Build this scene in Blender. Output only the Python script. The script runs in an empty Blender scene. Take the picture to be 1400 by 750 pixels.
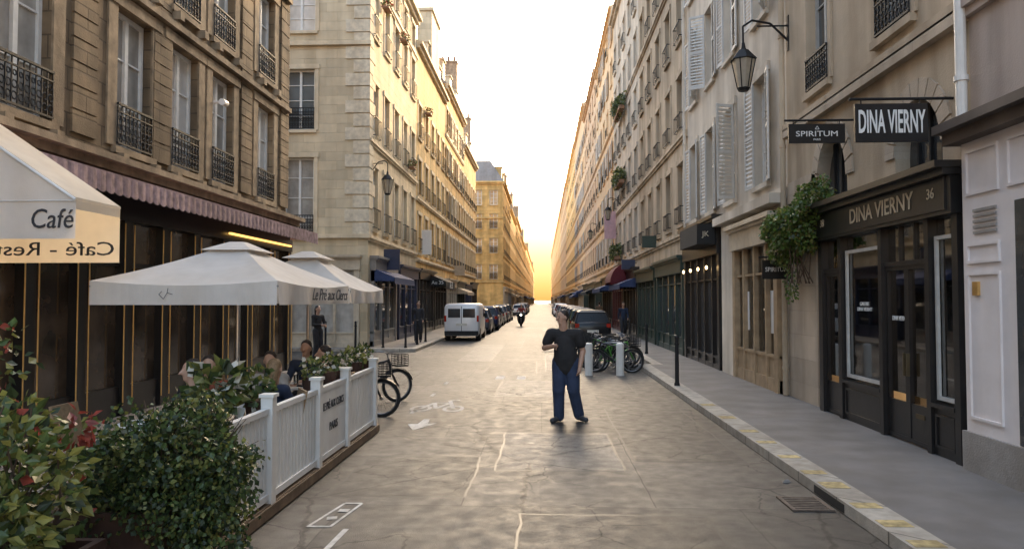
import bpy, math, random
from mathutils import Vector, Matrix
R=math.radians; random.seed(7); rnd=random.random; uni=random.uniform
D=bpy.data; SC=bpy.context.scene; C=SC.collection
V=Vector
# ---------------------------------------------------------------- camera
cam=D.objects.new('camera',D.cameras.new('camera')); C.objects.link(cam); SC.camera=cam
cam.data.sensor_width=36; cam.data.lens=25.714; cam.data.clip_end=6000
cam.location=(0,0,2); AZ=R(2.405); PT=R(2.0)
cam.rotation_euler=(R(90)+PT,0,AZ)
M3=cam.rotation_euler.to_matrix()
def ray(px,py): return M3@V(((px-700)/1000,(375-py)/1000,-1))
def onX(px,py,X): d=ray(px,py); t=X/d.x; return (d.y*t,2+d.z*t)
def onY(px,py,Y): d=ray(px,py); t=Y/d.y; return (d.x*t,2+d.z*t)
# ---------------------------------------------------------------- materials
def mat(name,col,rough=.7,metal=0,var=.12,scale=6,bump=0,bs=60,brick=None,stain=0,emit=0,trans=0,spec=.5,rv=0):
    m=D.materials.new(name); m.use_nodes=True; nt=m.node_tree; N=nt.nodes; L=nt.links
    b=N['Principled BSDF']; b.inputs['Roughness'].default_value=rough; b.inputs['Metallic'].default_value=metal
    b.inputs['Specular IOR Level'].default_value=spec
    g=N.new('ShaderNodeNewGeometry')
    def noise(s,vec=None,det=5):
        n=N.new('ShaderNodeTexNoise'); n.inputs['Scale'].default_value=s; n.inputs['Detail'].default_value=det
        L.new(vec or g.outputs['Position'],n.inputs['Vector']); return n.outputs['Fac']
    def ramp(f,c0,c1,p0=.3,p1=.7):
        r=N.new('ShaderNodeValToRGB'); e=r.color_ramp.elements
        e[0].position=p0; e[1].position=p1; e[0].color=(*c0,1); e[1].color=(*c1,1); L.new(f,r.inputs['Fac']); return r.outputs['Color']
    def mul(a,c,f=1):
        x=N.new('ShaderNodeMix'); x.data_type='RGBA'; x.blend_type='MULTIPLY'; x.inputs[0].default_value=f
        L.new(a,x.inputs[6]); L.new(c,x.inputs[7]); return x.outputs[2]
    out=ramp(noise(scale),[c*(1-var) for c in col],[min(1,c*(1+var)) for c in col])
    h=None
    if stain:
        s=N.new('ShaderNodeVectorMath'); s.operation='MULTIPLY'; s.inputs[1].default_value=(1,1,.12); L.new(g.outputs['Position'],s.inputs[0])
        k=1-stain
        out=mul(out,ramp(noise(1.6,s.outputs[0]),(k,k*.97,k*.93),(1,1,1),.35,.62))
        out=mul(out,ramp(noise(.35),(1-stain*.6,)*3,(1,1,1),.4,.6))
    if brick:
        w,hh,mo,dk=brick
        sp=N.new('ShaderNodeSeparateXYZ'); L.new(g.outputs['Position'],sp.inputs[0])
        a=N.new('ShaderNodeMath'); L.new(sp.outputs[0],a.inputs[0]); L.new(sp.outputs[1],a.inputs[1])
        cb=N.new('ShaderNodeCombineXYZ'); L.new(a.outputs[0],cb.inputs[0]); L.new(sp.outputs[2],cb.inputs[1])
        bt=N.new('ShaderNodeTexBrick'); bt.inputs['Scale'].default_value=1; bt.inputs['Brick Width'].default_value=w; bt.inputs['Row Height'].default_value=hh
        bt.inputs['Mortar Size'].default_value=mo; bt.inputs['Mortar Smooth'].default_value=.3
        bt.inputs['Color1'].default_value=(.8,.8,.8,1); bt.inputs['Color2'].default_value=(1,1,1,1); bt.inputs['Mortar'].default_value=(dk,dk,dk,1)
        L.new(cb.outputs[0],bt.inputs['Vector']); out=mul(out,bt.outputs['Color']); h=bt.outputs['Fac']
    L.new(out,b.inputs['Base Color'])
    if rv:
        mr=N.new('ShaderNodeMapRange'); mr.inputs[3].default_value=rough-rv; mr.inputs[4].default_value=rough+rv
        L.new(noise(scale*.7),mr.inputs[0]); L.new(mr.outputs[0],b.inputs['Roughness'])
    if bump:
        bp=N.new('ShaderNodeBump'); bp.inputs['Strength'].default_value=bump; bp.inputs['Distance'].default_value=.02
        L.new(noise(bs,None,4),bp.inputs['Height'])
        if h:
            b2=N.new('ShaderNodeBump'); b2.invert=True; b2.inputs['Strength'].default_value=.7; b2.inputs['Distance'].default_value=.02
            L.new(h,b2.inputs['Height']); L.new(bp.outputs[0],b2.inputs['Normal']); L.new(b2.outputs[0],b.inputs['Normal'])
        else: L.new(bp.outputs[0],b.inputs['Normal'])
    if emit: L.new(out,b.inputs['Emission Color']); b.inputs['Emission Strength'].default_value=emit
    if trans:
        t=N.new('ShaderNodeBsdfTranslucent'); L.new(out,t.inputs['Color']); x=N.new('ShaderNodeMixShader'); x.inputs[0].default_value=trans
        L.new(b.outputs[0],x.inputs[1]); L.new(t.outputs[0],x.inputs[2]); L.new(x.outputs[0],N['Material Output'].inputs['Surface'])
    return m
def stone(name,col,brick=(.9,.38,.008,.75),stain=.3,var=.12): return mat(name,col,.85,0,var,2.2,.35,35,brick,stain)
S_dark=stone('weathered_stone',(.36,.26,.155),(.85,.34,.014,.5),.5,.35)
S_trim=mat('carved_stone',(.42,.32,.21),.85,0,.3,5,.4,40,None,.45)
S_cream=stone('cream_stone',(.8,.67,.46),(.9,.38,.006,.85),.2,.08); S_creamtrim=mat('pale_limestone',(.8,.67,.47),.8,0,.1,4,.2,30,None,.2)
S_sungold=stone('sun_gold_limestone',(.88,.6,.25)); S_sunochre=stone('sun_ochre_limestone',(.86,.55,.2)); S_haze=mat('haze_tinted_render',(.92,.66,.32),.9,0,.06,1.5)  # gold, ochre and buff carry sun glow and distance haze in their colour
P_lilac=mat('lilac_render',(.5,.41,.35),.9,0,.1,1.5,.3,50,None,.35); P_white=mat('off_white_render',(.72,.64,.53),.9,0,.08,2,.25,50,None,.3)
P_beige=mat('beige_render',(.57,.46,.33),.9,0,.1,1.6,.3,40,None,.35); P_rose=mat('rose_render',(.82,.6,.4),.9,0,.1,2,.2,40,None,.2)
P_haze=mat('haze_peach_render',(.88,.65,.4),.9,0,.08,2,.2,40,None,.12)  # warm distance haze put into the wall colour
S_arch=stone('smooth_ashlar',(.58,.48,.37),(1.1,.45,.006,.8),.3,.1)
zinc=mat('zinc_roof',(.3,.3,.31),.5,.3,.15,2,.1,20,None,.2); brickm=mat('chimney_brick',(.6,.42,.27),.9,0,.25,5,.3,30,(.24,.08,.01,.6),.2)
clay=mat('clay_pot',(.3,.17,.1)); 
W_paint=mat('white_window_paint',(.75,.74,.7),.5,0,.08,8); W_grey=mat('grey_window_paint',(.42,.42,.4),.5,0,.08,8)
Shut=mat('shutter_paint',(.64,.63,.6),.6,0,.1,5,0,30,None,.15); ShutC=mat('cream_shutter_paint',(.68,.6,.45),.6,0,.1,5,0,30,None,.15)
iron=mat('black_iron',(.016,.016,.017),.6,0,.2,20,spec=.3); black=mat('black_lacquer',(.018,.018,.019),.32,0,.2,6,.05,20,None,.2); 
G_dark=mat('dark_window_glass',(.04,.045,.05),.06,0,.5,1.2,0,60,None,0,0,0,.9); G_blue=mat('sky_window_glass',(.1,.12,.13),.08,0,.4,1,0,60,None,0,0,0,.9)
G_car=mat('car_glass',(.012,.013,.014),.2,0,.2,2,spec=.35)
G_cafe=mat('cafe_glass',(.07,.05,.035),.1,0,.7,1.6,0,60,None,0,0,0,1.0)
G_cur=mat('curtained_glass',(.5,.48,.44),.15,0,.2,3,0,60,None,.3,0,0,.6); G_pale=mat('pale_curtained_glass',(.68,.65,.6),.2,0,.12,4,0,60,None,.15,0,0,.5); G_sunglow=mat('sun_tinted_glass',(.62,.44,.25),.2,0,.2,2,0,60,None,.15,0,0,.6)  # the warm pane has golden sun reflection put into its colour
brass=mat('brass',(.75,.5,.2),.4,1,.1,9); bronze=mat('dull_bronze',(.12,.09,.05),.5,.5); gold=mat('cream_lettering_paint',(.55,.48,.36),.5); white=mat('white_paint',(.82,.81,.78),.5,0,.05,8,0,30,None,.1)
txtw=mat('white_lettering_paint',(.8,.8,.78),.5,0,.02); txtd=mat('dark_lettering_paint',(.04,.04,.045),.6,0,.02)
rubber=mat('black_rubber',(.02,.02,.02),.8,0,.2,20); steel=mat('brushed_steel',(.5,.5,.5),.3,1,.1,20); chrome=mat('grey_metal',(.25,.25,.26),.4,.8,.1,20)
canvas=mat('white_canvas',(.8,.76,.71),.9,0,.05,5,.15,80,None,.08,0,.3); cream=mat('cream_awning_cloth',(.84,.78,.68),.9,0,.05,5,.15,80,None,.08,0,.45); purple=mat('dusty_mauve_awning_cloth',(.42,.3,.32),.9,0,.35,9,.2,90,None,.2,0,.15)
wood=mat('weathered_wood',(.17,.11,.065),.7,0,.3,8,.3,40,None,.3); oak=mat('varnished_oak',(.42,.3,.18),.5,0,.2,5,.1,30,None,.2)
concrete=mat('grey_concrete',(.3,.28,.26),.9,0,.15,5,.4,50,None,.2)
roomm=mat('shop_interior_plaster',(.78,.7,.58),.9,0,.15,2); warmfill=mat('warm_fill_glow',(1,.75,.48),.5,0,.02,3,0,60,None,0,60); bulb=mat('bulb_glow',(1,.66,.3),.5,0,.02,3,0,60,None,0,8)
def thin_glass():
    m=D.materials.new('clear_shop_glass'); m.use_nodes=True; N=m.node_tree.nodes; L=m.node_tree.links; N.remove(N['Principled BSDF'])
    t=N.new('ShaderNodeBsdfTransparent'); t.inputs[0].default_value=(.8,.83,.83,1); g=N.new('ShaderNodeBsdfGlossy'); g.inputs['Roughness'].default_value=.03
    f=N.new('ShaderNodeFresnel'); f.inputs[0].default_value=2.9; x=N.new('ShaderNodeMixShader')
    L.new(f.outputs[0],x.inputs[0]); L.new(t.outputs[0],x.inputs[1]); L.new(g.outputs[0],x.inputs[2]); L.new(x.outputs[0],N['Material Output'].inputs['Surface']); return m
G_clear=thin_glass()
def road_mat(name,k=1.0,patches=True):
    m=D.materials.new(name); m.use_nodes=True; nt=m.node_tree; N=nt.nodes; L=nt.links; b=N['Principled BSDF']
    g=N.new('ShaderNodeNewGeometry'); P=g.outputs['Position']
    def noise(s,det=5,vec=P,dist=0):
        n=N.new('ShaderNodeTexNoise'); n.inputs['Scale'].default_value=s; n.inputs['Detail'].default_value=det; n.inputs['Distortion'].default_value=dist; L.new(vec,n.inputs['Vector']); return n
    def ramp(f,stops):
        r=N.new('ShaderNodeValToRGB'); e=r.color_ramp.elements
        while len(e)<len(stops): e.new(.5)
        for q,(p,c) in enumerate(stops): e[q].position=p; e[q].color=(c,c*.985,c*.965,1)
        L.new(f,r.inputs['Fac']); return r.outputs['Color']
    def mul(a,c):
        x=N.new('ShaderNodeMix'); x.data_type='RGBA'; x.blend_type='MULTIPLY'; x.inputs[0].default_value=1; L.new(a,x.inputs[6]); L.new(c,x.inputs[7]); return x.outputs[2]
    def warp(sc,amt,det=3):
        w=noise(sc,det); s=N.new('ShaderNodeVectorMath'); s.operation='SCALE'; s.inputs[3].default_value=amt; L.new(w.outputs['Color'],s.inputs[0])
        a=N.new('ShaderNodeVectorMath'); L.new(P,a.inputs[0]); L.new(s.outputs[0],a.inputs[1]); return a.outputs[0]
    col=ramp(noise(.6,7).outputs['Fac'],[(.3,.068*k),(.5,.09*k),(.7,.115*k)])
    if patches:
        for (bw,rh,off,c1,c2,mo,sq) in ((1.9,3.6,.41,.6,1.2,.3,1.7),(3.3,1.45,.23,.88,1.1,.92,.6)):
            bt=N.new('ShaderNodeTexBrick'); bt.offset=off; bt.squash=sq; bt.squash_frequency=3
            for q,v in (('Scale',1),('Brick Width',bw),('Row Height',rh),('Mortar Size',.008),('Bias',-.1)): bt.inputs[q].default_value=v
            bt.inputs['Color1'].default_value=(c1,c1,c1,1); bt.inputs['Color2'].default_value=(c2,c2*.99,c2*.97,1); bt.inputs['Mortar'].default_value=(mo,mo,mo,1)
            L.new(warp(2.0,.05),bt.inputs['Vector']); col=mul(col,bt.outputs['Color'])
    for sc,wd,lo,hi in ((.33,.006,.38,.44),(1.3,.014,.48,.53)):
        vo=N.new('ShaderNodeTexVoronoi'); vo.feature='DISTANCE_TO_EDGE'; vo.inputs['Scale'].default_value=sc; L.new(warp(6,.16,5),vo.inputs['Vector'])
        crack=ramp(vo.outputs['Distance'],[(.0,.08),(wd*.6,.25),(wd,1)])
        x=N.new('ShaderNodeMix'); x.data_type='RGBA'; x.inputs[6].default_value=(1,1,1,1); L.new(ramp(noise(.45,2).outputs['Fac'],[(lo,0),(hi,1)]),x.inputs[0]); L.new(crack,x.inputs[7]); col=mul(col,x.outputs[2])
    col=mul(col,ramp(noise(120,2).outputs['Fac'],[(.35,.5),(.65,1.45)])); col=mul(col,ramp(noise(7,6).outputs['Fac'],[(.35,.75),(.65,1.2)]))
    L.new(col,b.inputs['Base Color'])
    mr=N.new('ShaderNodeMapRange'); mr.inputs[1].default_value=.3; mr.inputs[2].default_value=.7; mr.inputs[3].default_value=.5; mr.inputs[4].default_value=.68; L.new(noise(5,6).outputs['Fac'],mr.inputs[0]); L.new(mr.outputs[0],b.inputs['Roughness'])
    b.inputs['Specular IOR Level'].default_value=.42
    bp=N.new('ShaderNodeBump'); bp.inputs['Strength'].default_value=.7; bp.inputs['Distance'].default_value=.006; L.new(noise(110,3).outputs['Fac'],bp.inputs['Height'])
    L.new(bp.outputs[0],b.inputs['Normal']); return m
asphalt=road_mat('worn_asphalt'); as_dark=road_mat('dark_patch_asphalt',.55,False); as_light=road_mat('pale_patch_asphalt',1.65,False)
pave=mat('pavement_asphalt',(.18,.17,.165),.75,0,.18,1.5,.4,120,None,.18,rv=.08)
kerbm=mat('granite_kerb',(.46,.42,.36),.75,0,.2,7,.4,60,(1.05,5,.014,.35),.2); paintm=mat('road_paint',(.6,.59,.56),.7,0,.4,11,.2,90,None,.25)
yel=mat('worn_yellow_paint',(.55,.43,.2),.8,0,.4,14,.2,60,None,.35)
# ---------------------------------------------------------------- mesh builder
ORG={}
class MB:
    def __init__(s): s.v=[]; s.f=[]; s.m=[]
    def add(s,vs,fs,m=0):
        o=len(s.v); s.v+=[tuple(v) for v in vs]; s.f+=[[i+o for i in f] for f in fs]; s.m+=[m]*len(fs); return s
    def quad(s,a,b,c,d,m=0): return s.add([a,b,c,d],[(0,1,2,3)],m)
    def poly(s,ps,m=0): return s.add(ps,[tuple(range(len(ps)))],m)
    def box(s,x0,x1,y0,y1,z0,z1,m=0):
        x0,x1=sorted((x0,x1)); y0,y1=sorted((y0,y1)); z0,z1=sorted((z0,z1))
        return s.add([(x0,y0,z0),(x1,y0,z0),(x1,y1,z0),(x0,y1,z0),(x0,y0,z1),(x1,y0,z1),(x1,y1,z1),(x0,y1,z1)],[(0,3,2,1),(4,5,6,7),(0,1,5,4),(1,2,6,5),(2,3,7,6),(3,0,4,7)],m)
    def hexa(s,bot,top,m=0): return s.add(list(bot)+list(top),[(3,2,1,0),(4,5,6,7),(0,1,5,4),(1,2,6,5),(2,3,7,6),(3,0,4,7)],m)
    def rings(s,rs,m=0,cap=True):
        n=len(rs[0]); vs=[p for r in rs for p in r]; fs=[]
        for k in range(len(rs)-1):
            for i in range(n): j=(i+1)%n; fs.append((k*n+i,k*n+j,(k+1)*n+j,(k+1)*n+i))
        if cap: fs+= [tuple(range(n))[::-1],tuple((len(rs)-1)*n+i for i in range(n))]
        return s.add(vs,fs,m)
    def tube(s,a,b,r0,r1=None,n=8,m=0,flat=1):
        a=V(a); b=V(b); r1=r0 if r1 is None else r1; d=(b-a).normalized(); t=V((0,0,1)) if abs(d.z)<.9 else V((1,0,0)); u=d.cross(t).normalized(); w=d.cross(u)
        return s.rings([[p+(u*math.cos(2*math.pi*i/n)+w*math.sin(2*math.pi*i/n))*r for i in range(n)] for p,r in ((a,r0),(b,r1))],m)
    def path(s,ps,r,n=6,m=0):
        for a,b in zip(ps[:-1],ps[1:]): s.tube(a,b,r,r,n,m)
        return s
    def cap(s,a,b,ra,rb,n=12,fl=1,m=0):
        a=V(a); b=V(b); d=b-a; L=d.length; d=d.normalized() if L>1e-6 else V((0,0,1)); t=V((0,1,0)) if abs(d.y)<.9 else V((1,0,0)); u=d.cross(t).normalized(); w=d.cross(u)
        rs=[]
        for c,r,k0,k1 in ((a,ra,-90,0),(b,rb,0,90)):
            for q in range(5):
                an=R(k0+(k1-k0)*q/4); rr=max(r*math.cos(an),r*.02); cc=c+d*(r*math.sin(an)); ring=[]
                for i in range(n):
                    o=(u*math.cos(2*math.pi*i/n)+w*math.sin(2*math.pi*i/n))*rr; o.y*=fl; ring.append(cc+o)
                rs.append(ring)
        return s.rings(rs,m)
    def ell(s,c,rx,ry,rz,n=12,m=0):
        c=V(c); rs=[]
        for q in range(9):
            an=R(-90+180*q/8); rr=max(math.cos(an),.02); rs.append([c+V((rx*rr*math.cos(2*math.pi*i/n),ry*rr*math.sin(2*math.pi*i/n),rz*math.sin(an))) for i in range(n)])
        return s.rings(rs,m)
    def torus(s,c,Rr,r,ax='y',n=28,k=8,m=0):
        rs=[]
        for i in range(n+1):
            a=2*math.pi*i/n; ring=[]
            for j in range(k):
                b=2*math.pi*j/k; q=Rr+r*math.cos(b); z=r*math.sin(b)
                ring.append(V(c)+(V((q*math.cos(a),z,q*math.sin(a))) if ax=='y' else V((q*math.cos(a),q*math.sin(a),z))))
            rs.append(ring)
        return s.rings(rs,m,False)
    def xf(s,M,i0=0):
        s.v[i0:]=[tuple(M@V(v)) for v in s.v[i0:]]; return s
    def mesh(s,name,mats,org=(0,0,0),smooth=False):
        me=D.meshes.new(name); o=V(org); me.from_pydata([tuple(V(v)-o) for v in s.v],[],s.f)
        for m in (mats if isinstance(mats,(list,tuple)) else [mats]): me.materials.append(m)
        me.polygons.foreach_set('material_index',s.m)
        if smooth: me.polygons.foreach_set('use_smooth',[True]*len(s.f))
        me.update(); return me
    def build(s,name,mats,parent=None,smooth=False,label=None,cat=None,group=None,kind=None):
        if parent: org=ORG[parent.name]
        else:
            xs,ys,zs=zip(*s.v); org=V(((min(xs)+max(xs))/2,(min(ys)+max(ys))/2,min(zs)))
        o=D.objects.new(name,s.mesh(name,mats,org,smooth)); C.objects.link(o); ORG[o.name]=V(org)
        if parent: o.parent=parent
        else: o.location=org
        tag(o,label,cat,group,kind); return o
def tag(o,label=None,cat=None,group=None,kind=None):
    if label:o['label']=label
    if cat:o['category']=cat
    if group:o['group']=group
    if kind:o['kind']=kind
    return o
def thing(name,label,cat,loc=(0,0,0),group=None):
    o=D.objects.new(name,None); C.objects.link(o); o.location=loc; o.empty_display_size=.2; ORG[o.name]=V(loc); return tag(o,label,cat,group)
def put(me,name,parent,loc,rz=0,child=None):
    o=D.objects.new(name,me); C.objects.link(o); o.parent=parent; o.location=V(loc)-ORG[parent.name]; o.rotation_euler=(0,0,R(rz)); ORG[o.name]=V(loc)
    if child:
        c=D.objects.new(child[0],child[1]); C.objects.link(c); c.parent=o
    return o
def dup(root,loc,rz,label,scale=None):
    kids={}
    for o in C.objects:
        if o.parent: kids.setdefault(o.parent.name,[]).append(o)
    def cp(o,p):
        c=o.copy(); C.objects.link(c); c.parent=p
        for ch in kids.get(o.name,[]): cp(ch,c)
        return c
    r=cp(root,None); r.location=loc; r.rotation_euler=(0,0,R(rz)); r['label']=label
    if scale: r.scale=(scale,)*3
    return r
def struct(mb,name,m): return mb.build(name,m,None,kind='structure')
FCACHE={}
def text(s,size,m,parent,loc,face='F',name='lettering',mirror=False,width=None,depth=.003,bold=0,shear=0,height=None):
    key=(s,size,m.name,width,mirror,bold,shear,height)
    if key not in FCACHE:
        cu=D.curves.new('lettering','FONT'); cu.body=s; cu.size=size; cu.align_x='CENTER'; cu.align_y='CENTER'; cu.extrude=depth; cu.resolution_u=3; cu.offset=bold*size; cu.shear=shear
        ob=D.objects.new('tmp',cu); C.objects.link(ob); dg=bpy.context.evaluated_depsgraph_get(); me=D.meshes.new_from_object(ob.evaluated_get(dg)); D.objects.remove(ob)
        if width:
            xs=[v.co.x for v in me.vertices]; k=width/(max(xs)-min(xs))
            for v in me.vertices: v.co.x*=k
        if height:
            xs=[v.co.y for v in me.vertices]; k=height/(max(xs)-min(xs))
            for v in me.vertices: v.co.y*=k
        if mirror:
            for v in me.vertices: v.co.x*=-1
        me.materials.clear(); me.materials.append(m); FCACHE[key]=me
    o=D.objects.new(name,FCACHE[key]); C.objects.link(o); o.parent=parent; o.location=V(loc)-ORG[parent.name]
    o.rotation_euler=(R(90),0,R({'F':0,'L':90,'R':-90}[face])); ORG[o.name]=V(loc); return o
class Fr:
    def __init__(s,k,c): s.k=k; s.c=c; s.rot={'L':90,'R':-90,'F':0}[k]
    def p(s,u,n,z): return V({'L':(s.c+n,u,z),'R':(s.c-n,u,z),'F':(u,s.c-n,z)}[s.k])
    def box(s,mb,u0,u1,n0,n1,z0,z1,m=0): a=s.p(u0,n0,z0); b=s.p(u1,n1,z1); return mb.box(a.x,b.x,a.y,b.y,a.z,b.z,m)
def wall(mb,fr,u0,u1,z0,z1,ops,dep=.25,m=0):
    us=sorted({u0,u1}|{o[0] for o in ops}|{o[1] for o in ops}); zs=sorted({z0,z1}|{o[2] for o in ops}|{o[3] for o in ops})
    for a,b in zip(us[:-1],us[1:]):
        for c,d in zip(zs[:-1],zs[1:]):
            um=(a+b)/2; zm=(c+d)/2
            if any(o[0]<um<o[1] and o[2]<zm<o[3] for o in ops): continue
            mb.quad(fr.p(a,0,c),fr.p(b,0,c),fr.p(b,0,d),fr.p(a,0,d),m)
    for a,b,c,d in [o[:4] for o in ops]:
        P=fr.p
        mb.quad(P(a,0,c),P(a,-dep,c),P(a,-dep,d),P(a,0,d),m); mb.quad(P(b,0,c),P(b,-dep,c),P(b,-dep,d),P(b,0,d),m)
        mb.quad(P(a,0,c),P(b,0,c),P(b,-dep,c),P(a,-dep,c),m); mb.quad(P(a,0,d),P(b,0,d),P(b,-dep,d),P(a,-dep,d),m)
def archfill(mb,fr,u0,u1,zs,zt,dep=.25,m=0,n=0,cnt=12):
    uc=(u0+u1)/2; r=(u1-u0)/2; h=zt-zs; pts=[(uc-r*math.cos(math.pi*i/cnt),zs+h*math.sin(math.pi*i/cnt)) for i in range(cnt+1)]
    for (a,c),(b,d) in zip(pts[:-1],pts[1:]):
        mb.quad(fr.p(a,n,c),fr.p(b,n,d),fr.p(b,n,zt+.001),fr.p(a,n,zt+.001),m); mb.quad(fr.p(a,n,c),fr.p(b,n,d),fr.p(b,-dep,d),fr.p(a,-dep,c),m)
WC={}
def winmesh(w,h,fm,sm,rows=3,sur=.14):
    k=('w',w,h,fm.name,sm.name,rows,sur)
    if k not in WC:
        b=MB(); a=w/2
        b.box(-a,-a+.07,.14,.21,0,h); b.box(a-.07,a,.14,.21,0,h); b.box(-a+.07,a-.07,.14,.21,h-.08,h); b.box(-a+.07,a-.07,.14,.21,0,.1); b.box(-.045,.045,.13,.2,.1,h-.08)
        for i in range(1,rows): z=h*i/rows; b.box(-a+.07,-.045,.155,.195,z-.015,z+.015); b.box(.045,a-.07,.155,.195,z-.015,z+.015)
        b.box(-a-.1,a+.1,-.09,.13,-.1,.012,1)
        if sur: b.box(-a-sur,-a-.004,-.035,.01,.014,h+.004,1); b.box(a+.004,a+sur,-.035,.01,.014,h+.004,1); b.box(-a-sur-.04,a+sur+.04,-.06,.01,h+.006,h+.2,1)
        WC[k]=b.mesh('window',[fm,sm])
    return WC[k]
def panemesh(w,h,gm):
    k=('p',w,h,gm.name)
    if k not in WC:
        a=w/2-.06; WC[k]=MB().quad((-a,.185,.09),(a,.185,.09),(a,.185,h-.07),(-a,.185,h-.07)).mesh('pane',gm)
    return WC[k]
def railmesh(w,h,step,orn):
    k=('r',w,h,step,orn)
    if k not in WC:
        b=MB(); a=w/2+(.0 if orn else .06); y=-.05 if orn else -.14
        b.box(-a,a,y-.02,y+.02,h-.035,h); b.box(-a,a,y-.015,y+.015,.04,.07)
        for s in (-a+.015,a-.015): b.box(s-.012,s+.012,y+.021,.0,h-.035,h-.005); b.box(s-.012,s+.012,y+.016,.0,.04,.07)
        n=max(2,int(2*a/step))
        for i in range(n+1): x=-a+.01+(2*a-.02)*i/n; b.box(x-.009,x+.009,y-.009,y+.009,.07,h-.035)
        if orn:
            b.box(-a,a,y-.015,y+.015,h*.78,h*.81)
            for i in range(n):
                x=-a+2*a*(i+.5)/n; b.torus((x,y,h*.45),a/n*.85,.012,'y',10,4); b.torus((x,y,h*.24),a/n*.85,.012,'y',10,4); b.torus((x,y,h*.66),a/n*.6,.012,'y',8,4)
        WC[k]=b.mesh('railing',iron)
    return WC[k]
def shutmesh(w,h,m,sg,ns=22):
    k=('s',w,h,m.name,sg)
    if k not in WC:
        b=MB(); b.box(0,.05*sg,-.02,.02,0,h); b.box((w-.05)*sg,w*sg,-.02,.02,0,h)
        for z in (0,h*.48,h-.07): b.box(.05*sg,(w-.05)*sg,-.018,.018,z,z+.07)
        for i in range(ns):
            z=.08+(h-.16)*i/ns; b.hexa([(.05*sg,-.016,z),((w-.05)*sg,-.016,z),((w-.05)*sg,-.008,z+.004),(.05*sg,-.008,z+.004)],[(.05*sg,.008,z+.05),((w-.05)*sg,.008,z+.05),((w-.05)*sg,.016,z+.054),(.05*sg,.016,z+.054)])
        WC[k]=b.mesh('shutter',m)
    return WC[k]
def window(par,fr,u,z,w,h,fm=W_paint,sm=S_creamtrim,gm=None,rail=0,shut=None,rows=3,sur=.14,near=False,ang=None):
    gm=gm or random.choice([G_dark,G_dark,G_blue,G_cur])
    put(winmesh(w,h,fm,sm,rows,sur),'window',par,fr.p(u,0,z),fr.rot,('pane',panemesh(w,h,gm)))
    if rail: put(railmesh(w,rail,.11 if near else .2,near),'railing',par,fr.p(u,0,z+.02),fr.rot)
    if shut:
        for sg in (-1,1):
            hx=sg*w/2; off={'L':V((.06,hx,0)),'R':V((-.06,-hx,0)),'F':V((hx,-.06,0))}[fr.k]
            an=ang if ang is not None else uni(2,9)
            put(shutmesh(w/2,h,shut,sg),'shutter',par,fr.p(u,0,z)+off,fr.rot-sg*an)
def awning(par,fr,u0,u1,zt,zb,out,m,val=.22,name='awning'):
    b=MB(); P=fr.p
    b.hexa([P(u0,.02,zt),P(u1,.02,zt),P(u1,out,zb),P(u0,out,zb)],[P(u0,.02,zt+.03),P(u1,.02,zt+.03),P(u1,out,zb+.03),P(u0,out,zb+.03)])
    n=max(4,int((u1-u0)/.2))
    for i in range(n):
        a=u0+(u1-u0)*i/n; c=u0+(u1-u0)*(i+1)/n
        for q in range(4):
            t0=a+(c-a)*q/4; t1=a+(c-a)*(q+1)/4; s0=math.sin(math.pi*q/4)*.04; s1=math.sin(math.pi*(q+1)/4)*.04
            b.quad(P(t0,out+.002+s0*.3,zb),P(t1,out+.002+s1*.3,zb),P(t1,out+.01+s1*.3,zb-val-s1),P(t0,out+.01+s0*.3,zb-val-s0))
    for uu in (u0,u1): b.poly([P(uu,.03,zt),P(uu,out,zb),P(uu,out,zb-val*.6),P(uu,.03,zb-val*.6)])
    return b.build(name,m,par)
def shopfront(par,fr,u0,u1,zt,fm,gm=G_dark,divs=4,riser=.6,trans=2.6,z0=.12,n0=.0,fas=.5,fasm=None,aw=None,corn=True):
    b=MB(); d=.14
    zf=zt-fas
    fr.box(b,u0,u1,n0,n0+d,z0,z0+riser*.35); fr.box(b,u0+.02,u1-.02,n0,n0+d-.04,z0+riser*.35,z0+riser-.06); fr.box(b,u0,u1,n0,n0+d,z0+riser-.06,z0+riser)
    for i in range(divs+1):
        u=u0+(u1-u0)*i/divs; w=.11 if i in (0,divs) else .05; c=min(max(u,u0+w),u1-w); fr.box(b,c-w,c+w,n0+.003,n0+d+(.04 if i in(0,divs) else .01),z0+.003,zf)
    if trans<zf-.15: fr.box(b,u0+.02,u1-.02,n0,n0+d-.02,trans-.05,trans)
    o=b.build('shopfront',fm,par)
    g=MB(); fr.box(g,u0+.05,u1-.05,n0+.0,n0+.05,z0+riser,zf); g.build('shop_glass',gm,o)
    f=MB(); fr.box(f,u0-.03,u1+.03,n0,n0+d+.1,zf,zt); 
    if corn: fr.box(f,u0-.08,u1+.08,n0,n0+d+.24,zt,zt+.1); fr.box(f,u0-.05,u1+.05,n0,n0+d+.17,zt-.07,zt-.0)
    f.build('fascia',fasm or fm,par)
    if aw: awning(par,fr,u0,u1,zf+.1,zf-.3,1.0,aw)
    return o
def chimney(par,x0,x1,y0,y1,z0,z1,m=brickm):
    b=MB(); b.box(x0,x1,y0,y1,z0,z1); b.box(x0-.06,x1+.06,y0-.06,y1+.06,z1,z1+.15)
    o=b.build('chimney',m,par); p=MB(); lx=x1-x0; n=max(2,int(lx/.45))
    for i in range(n): x=x0+lx*(i+.5)/n; p.tube((x,(y0+y1)/2,z1+.15),(x,(y0+y1)/2,z1+.65),.13,.1,8)
    p.build('chimney_pot',clay,o)
ORD=['first','second','third','fourth','fifth','sixth','seventh','eighth','ninth','tenth','eleventh','twelfth','thirteenth','fourteenth','fifteenth','sixteenth']
BG='apartment buildings lining the street'
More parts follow.
